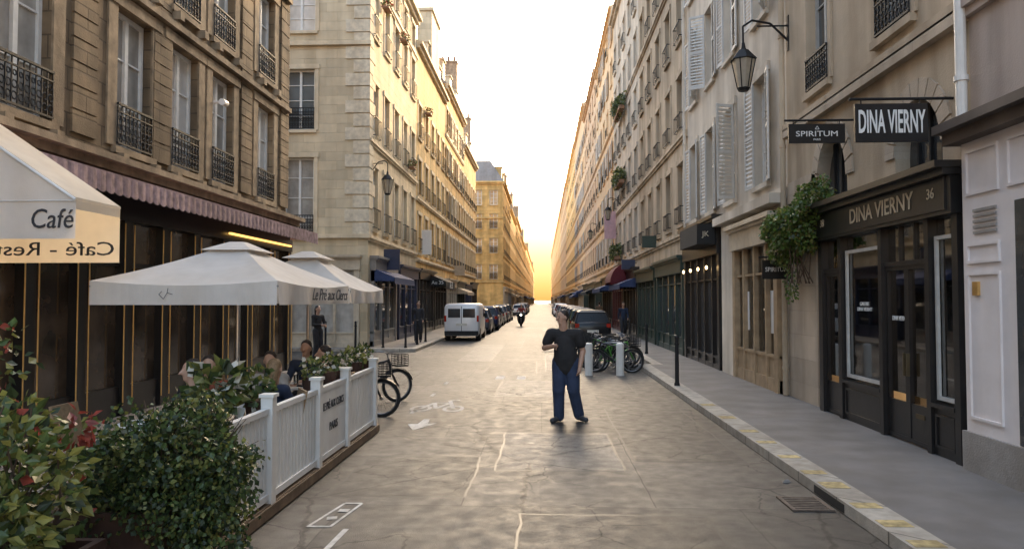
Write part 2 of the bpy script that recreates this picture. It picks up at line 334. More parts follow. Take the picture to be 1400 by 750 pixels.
def building(label,side,X,Y0,Y1,H,wm,sm,nb=4,zg=4.1,ww=1.05,fl=None,bays=None,shut=None,rail=.5,shops=2,back=11,roof=2.4,extra_ops=(),corn=True,fm=W_paint,sur=.14,rows=3,near=False,front=None,gms=None,dorm=True,sets=None,chim=1.3):
    s=1 if side=='L' else -1; fr=Fr(side,X); t=thing('apartment_building',label,'building',(X-s*back/2,(Y0+Y1)/2,0),BG)
    if fl is None:
        fl=[]; z=zg+.55; hh=2.15
        while z+hh<H-.5: fl.append((z,z+hh)); z+=3.25 if hh>2 else 3.0; hh=max(1.6,hh-.12)
    bays=bays or [Y0+(i+.5)*(Y1-Y0)/nb for i in range(nb)]
    ops=[(u-ww/2,u+ww/2,a,b) for u in bays for a,b in fl]+list(extra_ops)
    b=MB(); wall(b,fr,Y0,Y1,0,H,ops)
    xb=X-s*back
    ff=Fr('F',Y0)
    if front:
        x0,x1=sorted((X,xb)); fo=[(u-w/2,u+w/2,a,c) for u,a,c,w in front]; wall(b,ff,x0,x1,0,H,fo)
    else: b.quad((X,Y0,0),(xb,Y0,0),(xb,Y0,H),(X,Y0,H))
    b.quad((X,Y1,0),(xb,Y1,0),(xb,Y1,H),(X,Y1,H)); b.quad((xb,Y0,0),(xb,Y1,0),(xb,Y1,H),(xb,Y0,H)); b.quad((X,Y0,H-.002),(X,Y1,H-.002),(xb,Y1,H-.002),(xb,Y0,H-.002))
    b.build('wall',wm,t)
    for i,u in enumerate(bays):
        for j,(a,c) in enumerate(fl):
            sh=shut if shut and (near or rnd()<.75) else None
            window(t,fr,u,a,ww,c-a,fm,sm,random.choice(gms) if gms else None,rail if (j<3 or rnd()<.4) else 0,sh,rows,sur,near)
    if front:
        for q,(u,a,c,w) in enumerate(front): window(t,ff,u,a,w,c-a,fm,sm,(G_cur,G_blue,G_pale)[q%3] if Y0<50 else G_sunglow,.9 if c<13 else 0,None,4,.16,True)
    for z,o,h in ((H-.35,.18,.2),(H-.15,.34,.17)): cb=MB(); fr.box(cb,Y0,Y1,-.02,o,z,z+h); cb.build('cornice',sm,t)
    for z in [fl[0][0]-.42]+([fl[k][0]-.28 for k in (1,3) if k<len(fl)] if corn else []): cb=MB(); fr.box(cb,Y0,Y1,-.02,.12,z,z+.13); fr.box(cb,Y0,Y1,-.02,.07,z-.1,z); cb.build('string_course',sm,t)
    if front:
        x0,x1=sorted((X,xb))
        for z,o,h in ((H-.35,.18,.2),(H-.15,.34,.17)): cb=MB(); ff.box(cb,x0,x1,-.02,o,z+.001,z+h+.001); cb.build('cornice',sm,t)
        for z in (fl[0][0]-.42,12.3): cb=MB(); ff.box(cb,x0,x1+.1,-.02,.14,z+.001,z+.16); cb.build('string_course',sm,t)
    r=MB(); d=1.6
    if roof:
        xo=X+s*.1; xi=X-s*d; r.hexa([(xo,Y0+.02,H+.03),(xb,Y0+.02,H+.03),(xb,Y1-.02,H+.03),(xo,Y1-.02,H+.03)],[(xi,Y0+.02,H+roof),(xb+s*d,Y0+.02,H+roof),(xb+s*d,Y1-.02,H+roof),(xi,Y1-.02,H+roof)])
        r.build('roof',zinc,t)
        chimney(t,*sorted((X-s*.5,X-s*(.5+3.6))),Y1-.85,Y1-.05,H-.5,H+roof+chim)
        if dorm:
            for u in bays[::2]:
                m=MB(); fr.box(m,u-.5,u+.5,-1.5,-.25,H+.03,H+1.9); fr.box(m,u-.58,u+.58,-1.6,-.15,H+1.9,H+2.02); q=m.build('dormer',sm,t)
                g=MB(); fr.box(g,u-.34,u+.34,-.3,-.235,H+.5,H+1.7); g.build('pane',G_dark,q)
    if shops:
        cols=sets or [random.choice(SHOPC) for _ in range(shops)]; L=(Y1-Y0)/shops
        for k in range(shops):
            c=cols[k%len(cols)]; aw=AWN[random.randrange(1,len(AWN))] if rnd()<.4 else None
            shopfront(t,fr,Y0+k*L+.25,Y0+(k+1)*L-.25,uni(3.3,3.7),c,divs=max(2,int(L/1.4)),aw=aw)
    return t
def paint(n,c,r=.4): return mat(n,c,r,0,.12,6,.05,30,None,.15)
Sgreen=paint('dark_green_paint',(.025,.05,.04)); Sred=paint('oxblood_paint',(.12,.03,.03)); Sgrey=paint('grey_paint',(.3,.29,.28)); Scr=paint('cream_paint',(.6,.52,.4)); Sblue=paint('navy_paint',(.03,.045,.1))
teal=paint('blackish_green_paint',(.025,.055,.05)); SHOPC=[Sgreen,Sred,Sgrey,Scr,Sblue,black,black,teal]
AWN=[mat('dark_red_awning_cloth',(.13,.02,.025),.9),mat('navy_awning_cloth',(.04,.06,.14),.9),mat('black_awning_cloth',(.02,.02,.02),.9),mat('sand_awning_cloth',(.5,.4,.28),.9)]
# ---------------------------------------------------------------- ground
struct(MB().box(-1500,1500,-60,3000,-.4,-.012),'ground',concrete)
struct(MB().box(-60,3.35,-6,1200,-.3,0),'road',asphalt)
tar=mat('tar_seam',(.02,.02,.02),.5,0,.3,10)
def patch(x0,x1,y0,y1,m,z=.0022):
    def edge(a,b,n=9): return [(a[0]+(b[0]-a[0])*i/n+uni(-.018,.018),a[1]+(b[1]-a[1])*i/n+uni(-.018,.018)) for i in range(n)]
    pts=edge((x0,y0),(x1,y0))+edge((x1,y0),(x1,y1))+edge((x1,y1),(x0,y1))+edge((x0,y1),(x0,y0)); cx,cy=(x0+x1)/2,(y0+y1)/2
    struct(MB().poly([(x+math.copysign(.022,x-cx),y+math.copysign(.03,y-cy),z-.0012) for x,y in pts]),'road_seam',tar); struct(MB().poly([(x,y,z) for x,y in pts]),'road_patch',m)
for q in ((-.55,.95,8.7,11.1,as_light),(1.15,2.5,9.2,13.6,as_dark),(-2.2,-.8,7.5,9.4,as_dark),(-1.0,.3,15.2,18.2,as_light),(.55,2.0,15.6,18.6,as_dark),(-.2,1.5,4.3,6.9,as_dark),(-1.6,-.2,20,24,as_dark),(.1,1.0,21,27,as_light),(-2.8,-1.7,24,33,as_light),(-.9,.4,30,38,as_dark)): patch(*q)
def slab(x0,x1,y0,y1,z=.12,m=pave,name='pavement'): return struct(MB().box(x0,x1,y0,y1,-.2,z),name,m)
slab(3.12,5.2,-6,21.5); slab(3.5,5.2,21.5,800); slab(-7.4,-5.15,-6,19.9); slab(-7.4,-5.15,28.4,77); slab(-5.4,-4.35,91,800)
slab(2.8,3.12,-6,21.5,.125,kerbm,'kerb'); slab(3.22,3.5,21.8,800,.125,kerbm,'kerb'); slab(2.8,3.5,21.5,21.8,.125,kerbm,'kerb')
slab(-5.15,-4.9,-6,20.2,.125,kerbm,'kerb'); slab(-5.15,-4.9,28.1,77,.125,kerbm,'kerb'); slab(-30,-5.15,28.1,28.4,.125,kerbm,'kerb'); slab(-30,-5.15,19.9,20.2,.125,kerbm,'kerb')
slab(-30,-7.4,28.4,29.2); slab(-4.35,-4.1,91,800,.125,kerbm,'kerb')
for i,y in enumerate((4.6,5.3,5.75,6.25,6.8,7.5,8.1,8.9,9.8,10.6,11.8,13.2)): struct(MB().box(2.83,3.07,y,y+uni(.15,.25),.126,.129),'kerb_paint',yel)
def flat(mb,pts,z=.004): mb.poly([(x,y,z) for x,y in pts])
a=MB(); flat(a,[(-2.0,12.3),(-1.9,12.3),(-1.86,11.85),(-1.72,11.9),(-2.0,11.25),(-2.18,11.8),(-2.02,11.83)]); struct(a,'painted_arrow',paintm)
a=MB()
def ringf(mb,cx,cy,r0,r1,sy=1.5,n=20):
    for i in range(n):
        t0=2*math.pi*i/n; t1=2*math.pi*(i+1)/n; flat(mb,[(cx+r0*math.cos(t0),cy+sy*r0*math.sin(t0)),(cx+r1*math.cos(t0),cy+sy*r1*math.sin(t0)),(cx+r1*math.cos(t1),cy+sy*r1*math.sin(t1)),(cx+r0*math.cos(t1),cy+sy*r0*math.sin(t1))])
def strip(mb,x0,y0,x1,y1,w,z=.004):
    d=V((x1-x0,y1-y0)).normalized(); n=V((-d.y,d.x))*w/2; flat(mb,[(x0+n.x,y0+n.y),(x1+n.x,y1+n.y),(x1-n.x,y1-n.y),(x0-n.x,y0-n.y)],z)
for cx in (-2.25,-1.65): ringf(a,cx,13.5,.13,.2,1.9)
for k,q in enumerate(((-2.25,13.5,-2.1,14.25),(-2.1,14.25,-1.8,14.2),(-1.8,14.2,-1.98,13.5),(-1.98,13.5,-2.1,14.25),(-1.65,13.5,-1.84,14.55),(-1.84,14.55,-1.65,14.6))): strip(a,*q,.08,.0045+.0004*k)
struct(a,'painted_bicycle_symbol',paintm)
a=MB()
for y in (12.9,15.2,17.4): strip(a,-2.32,y,-2.32,y+.45,.08)
for x in (-1.1,-.55): strip(a,x,18.5,x,19.3,.22)
strip(a,-1.75,5.6,-1.72,6.4,.05); struct(a,'painted_lane_dashes',paintm)
a=MB(); strip(a,-2.08,6.45,-1.95,7.2,.03); strip(a,-1.88,6.45,-1.78,7.2,.03,.0045); strip(a,-2.08,6.46,-1.88,6.46,.04,.005); strip(a,-1.95,7.2,-1.78,7.2,.04,.0055)
strip(a,-1.98,6.7,-1.89,6.72,.09,.006); strip(a,-1.94,6.95,-1.84,6.95,.09,.0065); struct(a,'painted_box_symbol',paintm)
gt=thing('drain_grate','rusty slotted drain grate in gutter beside the yellow marked kerb','drain',(2.55,7.35,0))
g=MB(); g.box(2.36,2.4,7.1,7.6,.002,.02); g.box(2.72,2.76,7.1,7.6,.002,.02)
for i in range(8): y=7.11+i*.063; g.box(2.4,2.72,y,y+.03,.003,.018)
g.build('grate',mat('rusty_iron',(.13,.1,.08),.8,.3,.3,15),gt); MB().quad((2.4,7.11,.0025),(2.72,7.11,.0025),(2.72,7.59,.0025),(2.4,7.59,.0025)).build('pit',rubber,gt)
MB().box(2.795,2.9,7.0,7.75,.02,.1).build('kerb_inlet',rubber,label='black slot of the storm drain cut in the kerb',cat='drain opening')
x,y=2.62,8.2; MB().hexa([(x,y,.003),(x+.1,y+.02,.003),(x+.11,y+.07,.003),(x+.02,y+.09,.003)],[(x+.02,y+.01,.03),(x+.07,y+.02,.02),(x+.08,y+.06,.035),(x+.03,y+.07,.015)]).build('litter',concrete,label='crumpled paper litter in the gutter beyond the drain grate',cat='litter')
MB().tube((.3,28.6,.0),(.3,28.6,.006),.36,.36,20).build('manhole_cover',mat('manhole_iron',(.12,.11,.1),.7),label='round iron manhole cover in the road behind the walking man',cat='manhole cover')
# ---------------------------------------------------------------- LEFT buildings
XL=-7.0
Lb=[onX(p,200,XL)[0] for p in (30,181,251,303,362)]
f1=[(4.5,6.85),(7.55,9.75),(10.5,12.5),(13.2,15)]
L1=building('weathered brown stone building above the cafe with ornate iron window railings','L',XL,-3,19.6,16.2,S_dark,S_trim,bays=[Lb[0]-7.7,Lb[0]-5.1,Lb[0]-2.5]+Lb,fl=f1,ww=1.06,shops=0,rail=.72,near=True,sur=.26,gms=[G_pale,G_cur,G_pale],corn=False)
frL=Fr('L',XL)
for u in [Lb[0]+1.27,(Lb[1]+Lb[2])/2+.0,(Lb[3]+Lb[4])/2,19.35]:
    b=MB(); w=.3
    for k in range(30):
        z=4.5+k*.36
        if z<15.5: frL.box(b,u-w,u+w,-.01,.045,z,z+.33)
    frL.box(b,u-w+.02,u+w-.02,-.01,.02,4.5,15.6); b.build('rusticated_pier',S_dark,L1)
b=MB(); frL.box(b,-3,19.75,-.02,.5,4.12,4.22); frL.box(b,-3,19.7,-.02,.36,4.0,4.12); frL.box(b,-3,19.65,-.02,.2,3.9,4.0); b.build('cornice',S_trim,L1)
for z in (7.1,10.1): b=MB(); frL.box(b,-3,19.6,-.02,.14,z,z+.12); b.build('string_course',S_trim,L1)
for u in [Lb[0]-2.5]+Lb:
    for zf in (4.5,7.55,10.5):
        for s in (-.5,.5): b=MB(); frL.box(b,u+s-.08,u+s+.08,-.01,.2,zf-.27,zf-.11); frL.box(b,u+s-.06,u+s+.06,-.01,.12,zf-.37,zf-.27); b.build('bracket',S_trim,L1)
posts=[4,5.5,7,8.4,9.5,10.6,11.8,13,14.2,15.5,16.8,18.2,19.5]
b=MB(); frL.box(b,3.9,19.6,.0,.12,.12,.6); frL.box(b,3.9,19.6,.0,.2,3.3,3.9); frL.box(b,3.9,19.6,0,.1,2.55,2.62)
for p in posts: frL.box(b,p-.14,p+.1,.0,.17,.12,3.3)
cf=b.build('shopfront',black,L1); g=MB(); frL.box(g,4,19.5,.01,.04,.6,3.3); g.build('shop_glass',G_cafe,cf)
for p in posts:
    for s in (-.15,.12): MB().tube(frL.p(p+s,.19,.3),frL.p(p+s,.19,3.25),.011,.011,10).build('brass_rod',brass,L1)
awning(L1,frL,7.6,19.4,4.0,3.76,.95,purple,.24)
b=MB(); frL.box(b,15.5,19.3,.22,.28,3.42,3.46); b.build('glowing_strip',mat('amber_glow',(1,.55,.15),.5,emit=2.2,var=.02),L1)  # emissive amber strip under the far end of the awning
cm=thing('security_camera','small white security camera on the brown stone facade between windows','security camera',frL.p(15.15,.05,6.2))
b=MB(); p=frL.p(15.15,.25,6.2); b.tube(frL.p(15.15,0,6.2),p,.03); b.tube(p+V((0,.05,-.02)),p+V((.05,-.25,-.06)),.07,.07,10); b.build('camera_body',white,cm)
fW=[(-9.83,4.5,7.75,1.22),(-9.83,8.85,11.35,1.22),(-9.83,12.9,15.2,1.22),(-14,4.5,7.75,1.22),(-14,8.85,11.35,1.22)]
L2=building('cream stone corner building with quoins facing the side street','L',XL,29,40,17.6,S_cream,S_creamtrim,5,ww=1.0,shops=0,front=fW,rail=.85,fl=[(4.9,7.5),(8.7,11),(12.9,15),(15.6,16.9)],back=14,roof=2.0,gms=[G_cur,G_pale,G_sunglow])
b=MB()
for k in range(24):
    z=4.6+.55*k
    if z<16.8: w=.95 if k%2 else .62; Fr('F',29).box(b,XL-w,XL+.04,-.01,.05,z,z+.5); frL.box(b,28.96,29+w,-.01,.05,z,z+.5)
b.build('quoin',mat('pale_quoin_stone',(.76,.67,.51),.85,0,.18,6,.3,30,None,.15),L2)
ffr=Fr('F',29)
shopfront(L2,ffr,-13.6,-10.6,3.7,Scr,gm=G_blue,divs=3); shopfront(L2,ffr,-10.3,-7.3,3.7,Scr,gm=G_cur,divs=3); shopfront(L2,frL,29.4,34,3.7,Sgrey,divs=3,aw=AWN[1]); shopfront(L2,frL,34.6,39.6,3.6,Sblue,divs=3)
L3=building('sun-tinted limestone building just beyond the cream corner building','L',XL,40,52,16.4,S_sungold,S_creamtrim,5,shut=None,shops=2,sets=[black,black],rail=.8,roof=1.8,gms=[G_dark,G_cur,G_sunglow],chim=3.2)
awning(L3,frL,44,48.5,3.6,3.1,1.15,AWN[2],.42); text('Au 35',.62,txtw,L3,frL.p(46.3,1.2,2.92),'L')
text('Au 35',.3,txtw,L3,(-6.35,43.98,3.05),'F')
b=MB(); b.box(-12,-7.1,46.2,49.6,16.4,20.6); b.box(-12.1,-7.0,46.1,49.7,20.6,20.8); b.build('attic_block',S_cream,L3)
building('sun-tinted ochre stone building on the left between golden limestone neighbours','L',XL,52,64,17.6,S_sunochre,S_creamtrim,6,shut=ShutC,roof=2.2,gms=[G_sunglow,G_dark,G_cur],chim=3)
building('sun-tinted golden building on left just before the crossing, with zinc roof','L',XL,64,76,15.8,S_sungold,S_creamtrim,6,roof=2.0,gms=[G_sunglow,G_cur],chim=3)
fr6=[(x,z,z+1.9,1.0) for x in (-6.2,-8.2,-10.2,-12.2) for z in (4.6,7.9,11,14)]
building('tall stone corner building beyond the crossing, its end wall facing down the street','L',-5,92,112,17,S_sunochre,S_sungold,8,front=fr6,back=10,roof=2.6,gms=[G_sunglow],sets=[Scr,Sgrey])
fx=[(112,135,16),(135,165,17.5),(165,210,16.5),(210,280,18),(280,420,18)]
for i,(a0,a1,h) in enumerate(fx): building(f'haze-tinted golden building in the far left row, {ORD[i]} beyond the tall corner building','L',-5,a0,a1,h,[S_haze,S_sungold,S_haze,S_haze,S_haze][i],S_haze,min(14,int((a1-a0)/3.3)),roof=2.4,shops=2,dorm=False,gms=[G_sunglow],sets=[Scr,oak],fm=S_haze,chim=3)  # far walls, frames, panes and shopfronts lightened in colour to imitate haze
# ---------------------------------------------------------------- RIGHT buildings
XR=4.89; fR=Fr('R',XR)
R1=building('lilac rendered building with white panelled shopfront at the right edge','R',XR,-4,8.5,17,P_lilac,P_lilac,bays=[0,3.2,6.2],shops=0,ww=1.1,near=True,rail=.6,fl=[(5.75,8.1),(9.3,11.5),(12.6,14.6)],corn=False)
lil=mat('pale_lilac_paint',(.78,.73,.72),.45,0,.05,4,.05,20,None,.1)
b=MB(); fR.box(b,5,8.42,0,.16,.55,3.75)
for (u0,u1,z0,z1) in ((7.75,8.33,.7,2.3),(7.75,8.33,2.4,2.62),(7.75,8.33,3.15,3.65),(6.9,7.6,3.15,3.65),(5.9,6.8,3.15,3.65)):
    for q in ((u0,u1,z0,z0+.03),(u0,u1,z1-.03,z1),(u0,u0+.03,z0+.03,z1-.03),(u1-.03,u1,z0+.03,z1-.03)): fR.box(b,q[0],q[1],.16,.185,q[2],q[3])
sf=b.build('shopfront',lil,R1)
b=MB(); fR.box(b,5,8.45,0,.2,.12,.55); b.build('plinth',concrete,sf)
b=MB()
for k in range(5): fR.box(b,7.8,8.2,.16,.18,2.72+k*.06,2.75+k*.06)
b.build('vent',Sgrey,sf); b=MB(); fR.box(b,8.12,8.22,.16,.19,2.05,2.2); b.build('intercom',brass,sf)
b=MB(); fR.box(b,5.4,7.5,.162,.17,.56,3.0); b.build('shop_glass',G_dark,sf)
b=MB(); fR.box(b,-4,8.55,0,.42,3.88,3.98); fR.box(b,-4,8.52,0,.32,3.75,3.88); b.build('shop_cornice',mat('brown_cornice_paint',(.14,.11,.09),.7,stain=.3),R1)
ops2=[(8.75,12.75,.13,3.0),(9.1,10.3,3.7,4.62),(11.9,13.15,3.7,4.8)]
R2=building('beige stone building with two arches above the black gallery front','R',XR,8.5,14.75,17.5,P_beige,P_beige,bays=[10.25,13.05],ww=1.0,shops=0,near=True,rail=.62,fl=[(5.75,8.1),(9.3,11.5),(12.7,14.7)],extra_ops=ops2,corn=False,fm=W_grey)
for (u0,u1,zs,zt) in ((9.1,10.3,3.95,4.62),(11.9,13.15,4.0,4.8)):
    b=MB(); archfill(b,fR,u0,u1,zs,zt,.25,0,.001); uc=(u0+u1)/2; r=(u1-u0)/2; h=zt-zs
    for i in range(11):
        t0=math.pi*(i+.06)/11; t1=math.pi*(i+.94)/11; P=lambda t,k,n: fR.p(uc-(r+k)*math.cos(t),n,zs+(h+k)*math.sin(t))
        b.hexa([P(t0,.0,.0),P(t1,.0,.0),P(t1,.26,.0),P(t0,.26,.0)],[P(t0,.0,.03),P(t1,.0,.03),P(t1,.26,.03),P(t0,.26,.03)])
    b.build('arch',S_arch,R2)
    b=MB(); fR.box(b,u0,u1,-.22,-.2,3.7,zt); q=b.build('pane',G_dark,R2); b=MB()
    for k in (1,2,3): u=u0+(u1-u0)*k/4; fR.box(b,u-.02,u+.02,-.198,-.16,3.7,zt-.1)
    b.build('glazing_bar',iron,q)
b=MB(); fR.box(b,13.2,14.7,.002,.03,.12,4.3); b.build('stone_pier',S_arch,R2); b=MB(); fR.box(b,8.5,14.75,.0,.12,5.2,5.36); b.build('string_course',S_arch,R2)
def room(par,u0,u1,z1,d=2.6,fills=()):
    b=MB(); P=fR.p
    b.quad(P(u0,-.3,.13),P(u1,-.3,.13),P(u1,-d,.13),P(u0,-d,.13)); b.quad(P(u0,-.3,z1),P(u1,-.3,z1),P(u1,-d,z1),P(u0,-d,z1)); b.quad(P(u0,-d,.13),P(u1,-d,.13),P(u1,-d,z1),P(u0,-d,z1)); b.quad(P(u0,-.3,.13),P(u0,-d,.13),P(u0,-d,z1),P(u0,-.3,z1)); b.quad(P(u1,-.3,.13),P(u1,-d,.13),P(u1,-d,z1),P(u1,-.3,z1))
    b.build('interior',roomm,par)
    for u,n,z in fills: MB().ell(fR.p(u,n,z),.1,.1,.12).build('interior_fill',warmfill,par,True)  # glowing balls added to brighten the interior
room(R2,8.75,12.75,3.0,fills=[(9.6,-1.4,2.75),(11.3,-1.6,2.75)])
b=MB(); fR.box(b,9.6,9.66,-1.6,-.9,.9,1.9); b.build('exhibited_picture',white,R2); b=MB(); fR.box(b,10.9,11.5,-2.3,-2.25,1,2.2); b.build('exhibited_picture',Sred,R2)
b=MB(); b.cap(fR.p(11.0,-.7,1.0),fR.p(11.0,-.7,1.35),.13,.09); b.ell(fR.p(11.0,-.7,1.62),.09,.1,.13); fR.box(b,10.85,11.15,-.85,-.55,.14,.9); b.build('displayed_bust',concrete,R2)
def bars(b,u0,u1,z0,z1,w,n0,n1): 
    fR.box(b,u0,u0+w,n0,n1,z0,z1); fR.box(b,u1-w,u1,n0,n1,z0,z1); fR.box(b,u0+w,u1-w,n0,n1,z0,z0+w); fR.box(b,u0+w,u1-w,n0,n1,z1-w,z1)
b=MB()
for u0,u1 in ((8.58,8.7),(9.22,9.32),(10.48,10.58),(11.88,12.0),(12.66,12.82)): fR.box(b,u0,u1,.0,.14,.12,3.0)
for u0,u1 in ((8.7,9.22),(10.58,11.88)):
    fR.box(b,u0,u1,0,.1,.12,.7); bars(b,u0+.05,u1-.05,.22,.62,.03,.1,.12); fR.box(b,u0,u1,0,.15,.7,.75)
for u0,u1 in ((9.32,10.48),(12.0,12.66)): fR.box(b,u0,u1,0,.1,2.46,2.52)
bars(b,9.32,9.9,.14,2.46,.055,.02,.08); bars(b,9.9,10.48,.14,2.46,.055,.02,.08); fR.box(b,9.375,9.845,.03,.07,.195,.65); fR.box(b,9.955,10.425,.03,.07,.195,.65)
bars(b,12.0,12.66,.14,2.46,.06,.02,.08); fR.box(b,12.06,12.6,.03,.07,.2,.65)
for u in (9.7,10.1): fR.box(b,u-.015,u+.015,.03,.07,2.52,3.0)
sf=b.build('shopfront',black,R2)
b=MB(); fR.box(b,8.7,12.66,.03,.036,.75,3.0); b.build('shop_glass',G_clear,sf)
for u0,u1,w in ((10.62,11.84,.05),(8.73,9.19,.045)): b=MB(); bars(b,u0,u1,.79,2.78,w,.045,.08); b.build('window_frame',mat('pale_grey_frame_paint',(.55,.54,.51),.5) if u0>10 else D.materials['pale_grey_frame_paint'],sf)
b=MB(); fR.box(b,9.5,9.72,.071,.078,.48,.54); b.build('door_plate',bronze,sf)
for u in (9.84,9.93): b=MB(); fR.box(b,u,u+.02,.08,.12,1.0,1.3); b.build('door_handle',bronze,sf)
b=MB(); fR.box(b,8.55,12.86,0,.22,3.0,3.52); bars(b,8.65,12.76,3.05,3.47,.03,.22,.24); fR.box(b,8.5,12.92,0,.42,3.52,3.6); fR.box(b,8.52,12.9,0,.32,3.44,3.52); fs=b.build('fascia',black,R2)
text('DINA VIERNY',.36,gold,R2,fR.p(10.35,.226,3.25),'R',width=1.9,height=.22,bold=.008); text('36',.18,gold,R2,fR.p(8.98,.226,3.27),'R'); text('38',.18,gold,R2,fR.p(12.4,.226,3.27),'R')
text('DINA VIERNY',.09,txtw,R2,fR.p(10.17,.045,1.75),'R',width=.4)
text('GALERIE\nDINA VIERNY',.08,txtw,R2,fR.p(11.25,.045,1.9),'R',width=.5)
def hang_sign(label,Y,x0,x1,z0,z1,txt,m,tm,wid=None,hei=None,bold=0):
    t=thing('hanging_sign',label,'sign',(XR,Y,(z0+z1)/2)); MB().box(x0,x1,Y-.02,Y+.02,z0,z1).build('sign_board',m,t)
    b=MB(); b.tube((x0-.06,Y,z1+.06),(XR,Y,z1+.06),.018); 
    for x in (x0+.08,x1-.08): b.tube((x,Y,z1),(x,Y,z1+.06),.008)
    b.build('bracket',iron,t)
    for k,(s,sz,dz) in enumerate(txt): text(s,sz,tm,t,((x0+x1)/2,Y-.024,(z0+z1)/2+dz),'F',width=wid if k==0 else None,height=hei if k==0 else None,bold=bold)
    return t
hang_sign('black rectangular hanging gallery sign with large white capitals below an iron bar',8.85,3.73,4.58,3.88,4.34,[('DINA VIERNY',.26,0)],black,txtw,wid=.78,hei=.28,bold=.018)
hs=hang_sign('smaller black hanging sign with a triangle emblem and thin white letters above the ivy',11.56,3.85,4.72,4.45,4.75,[('SPIRITUM',.13,-.01),('PARIS',.045,-.1)],black,txtw,wid=.64,hei=.085)
b=MB(); 
for q in (((4.26,4.665),(4.32,4.665)),((4.32,4.665),(4.29,4.715)),((4.29,4.715),(4.26,4.665))): b.tube((q[0][0],11.535,q[0][1]),(q[1][0],11.535,q[1][1]),.005,.005,5)
b.build('emblem',txtw,hs)
hang_sign('small black hanging sign below the ivy beside the stone pier',14.2,4.2,4.74,2.4,2.76,[('SPIRITUM',.12,0)],black,txtw,wid=.42)
R3=building('off white building with louvred shutters and a wall lantern','R',XR,14.75,24.7,18,P_white,P_white,bays=[16.4,19.1,21.3,23.6],ww=.95,shops=0,near=True,rail=0,shut=Shut,fl=[(4.55,6.95),(8.3,10.5),(11.8,13.8),(14.9,16.6)],corn=False,sur=.1)
shi=0
for o in list(R3.children):
    if o.name.startswith('shutter'):
        shi+=1; lf=max(v.co.x for v in o.data.vertices)>.1; o.rotation_euler.z=R(-90)+R([4,7,12,5,30,6,9,60,5,8,72,6][shi%12])*(-1 if lf else 1)
shopfront(R3,fR,14.95,18.4,3.7,oak,gm=G_clear,divs=4,riser=.75,fas=.5,fasm=Scr)
for u in (15.5,17.6): b=MB(); fR.box(b,u-.25,u+.25,.055,.06,1.3,2.2); b.build('window_poster',white,R3)
b=MB(); fR.box(b,14.8,19.7,0,.36,3.95,4.15); b.build('shop_cornice',P_white,R3); b=MB(); fR.box(b,18.5,19.6,0,.15,.12,3.95); b.build('painted_band',P_white,R3)
shopfront(R3,fR,19.8,24.6,4.2,black,gm=G_dark,divs=5,riser=.35,fas=.95,aw=None)
b=MB(); fR.box(b,19.8,22.2,.25,.75,3.5,4.05); b.build('awning_box',AWN[2],R3); text('JK',.2,gold,R3,(XR-.52,19.79,3.77),'F')
for i in range(4): MB().ell(fR.p(20.5+i*1.1,.35,2.9),.035,.035,.055).build('shop_lamp',bulb,R3,True)
def pipe(label,X,Y,z0,z1,m,r=.055):
    b=MB(); b.tube((X,Y,z0),(X,Y,z1),r,r,12)
    z=z0+.5
    while z<z1: b.tube((X,Y,z),(X,Y,z+.06),r*1.3,r*1.3,12); z+=2.2
    b.build('downpipe',m,label=label,cat='drainpipe')
pipe('white drainpipe above the cornice right of the black hanging signs',XR-.1,8.5,4.0,17,white,.06); pipe('beige drainpipe beside the wall lantern',XR-.1,14.72,.13,17,P_beige); pipe('slim drainpipe at far edge of the off white shuttered building',XR-.1,24.75,.13,17.8,P_white)
lglass=mat('frosted_lantern_glass',(.6,.56,.48),.3,trans=.5)
def lantern(label,x,y,z,s=1,bx=0,group='wall lanterns'):
    t=thing('wall_lantern',label,'street lamp',(x,y,z),group); b=MB()
    b.tube((x,y,z+.95*s),(x,y,z+1.3*s),.02*s); d=bx-x; b.path([(bx,y,z+1.0*s),(x+d*.6,y,z+1.35*s),(x+d*.2,y,z+1.42*s),(x,y,z+1.3*s)],.022*s); b.tube((bx,y,z+1.3*s),(x+d*.3,y,z+1.3*s),.018*s); b.box(bx-.02,bx+.02,y-.05,y+.05,z+.8*s,z+1.5*s); b.build('bracket',iron,t)
    b=MB(); b.tube((x,y,z),(x,y,z+.06*s),.1*s,.13*s,6); b.tube((x,y,z+.62*s),(x,y,z+.82*s),.27*s,.1*s,6); b.tube((x,y,z+.82*s),(x,y,z+.97*s),.06*s,.03*s,6)
    for i in range(6):
        a=2*math.pi*i/6; b.tube((x+.12*s*math.cos(a),y+.12*s*math.sin(a),z+.05*s),(x+.24*s*math.cos(a),y+.24*s*math.sin(a),z+.63*s),.012*s,.012*s,5)
    b.build('lantern_frame',iron,t)
    MB().tube((x,y,z+.06*s),(x,y,z+.61*s),.115*s,.225*s,6).build('lantern_glass',lglass,t)
lantern('black iron wall lantern on a scroll bracket at upper right',4.0,14.6,6.15,1,XR)
lantern('small lantern on the cream corner building at left',-6.35,29.6,6.3,1,XL); lantern('distant lantern over right pavement near the dark red awning',4.1,46,7.0,1,XR)
lantern('lantern farther down the right side beyond the dark red awning',4.1,63,7.2,1,XR)
R4=building('beige rendered building with green shopfronts beyond the black shop','R',XR,24.7,37,19.5,P_beige,P_beige,5,ww=1.0,shops=2,sets=[teal,Sgreen],rail=.6,fm=W_paint,shut=None)
R5=building('off white building with the dark red awning','R',XR,37,50,21,P_white,P_white,5,shops=2,sets=[black,Sred],rail=.6)
b=MB(); n=10                                  # rounded dark red awning
for i in range(n):
    t0=math.pi/2*i/n; t1=math.pi/2*(i+1)/n; f=lambda t: (1.1*math.sin(t),4.1-1.1*(1-math.cos(t)))
    (n0,z0),(n1,z1)=f(t0),f(t1); b.quad(fR.p(41,n0+.02,z0),fR.p(44.6,n0+.02,z0),fR.p(44.6,n1+.02,z1),fR.p(41,n1+.02,z1))
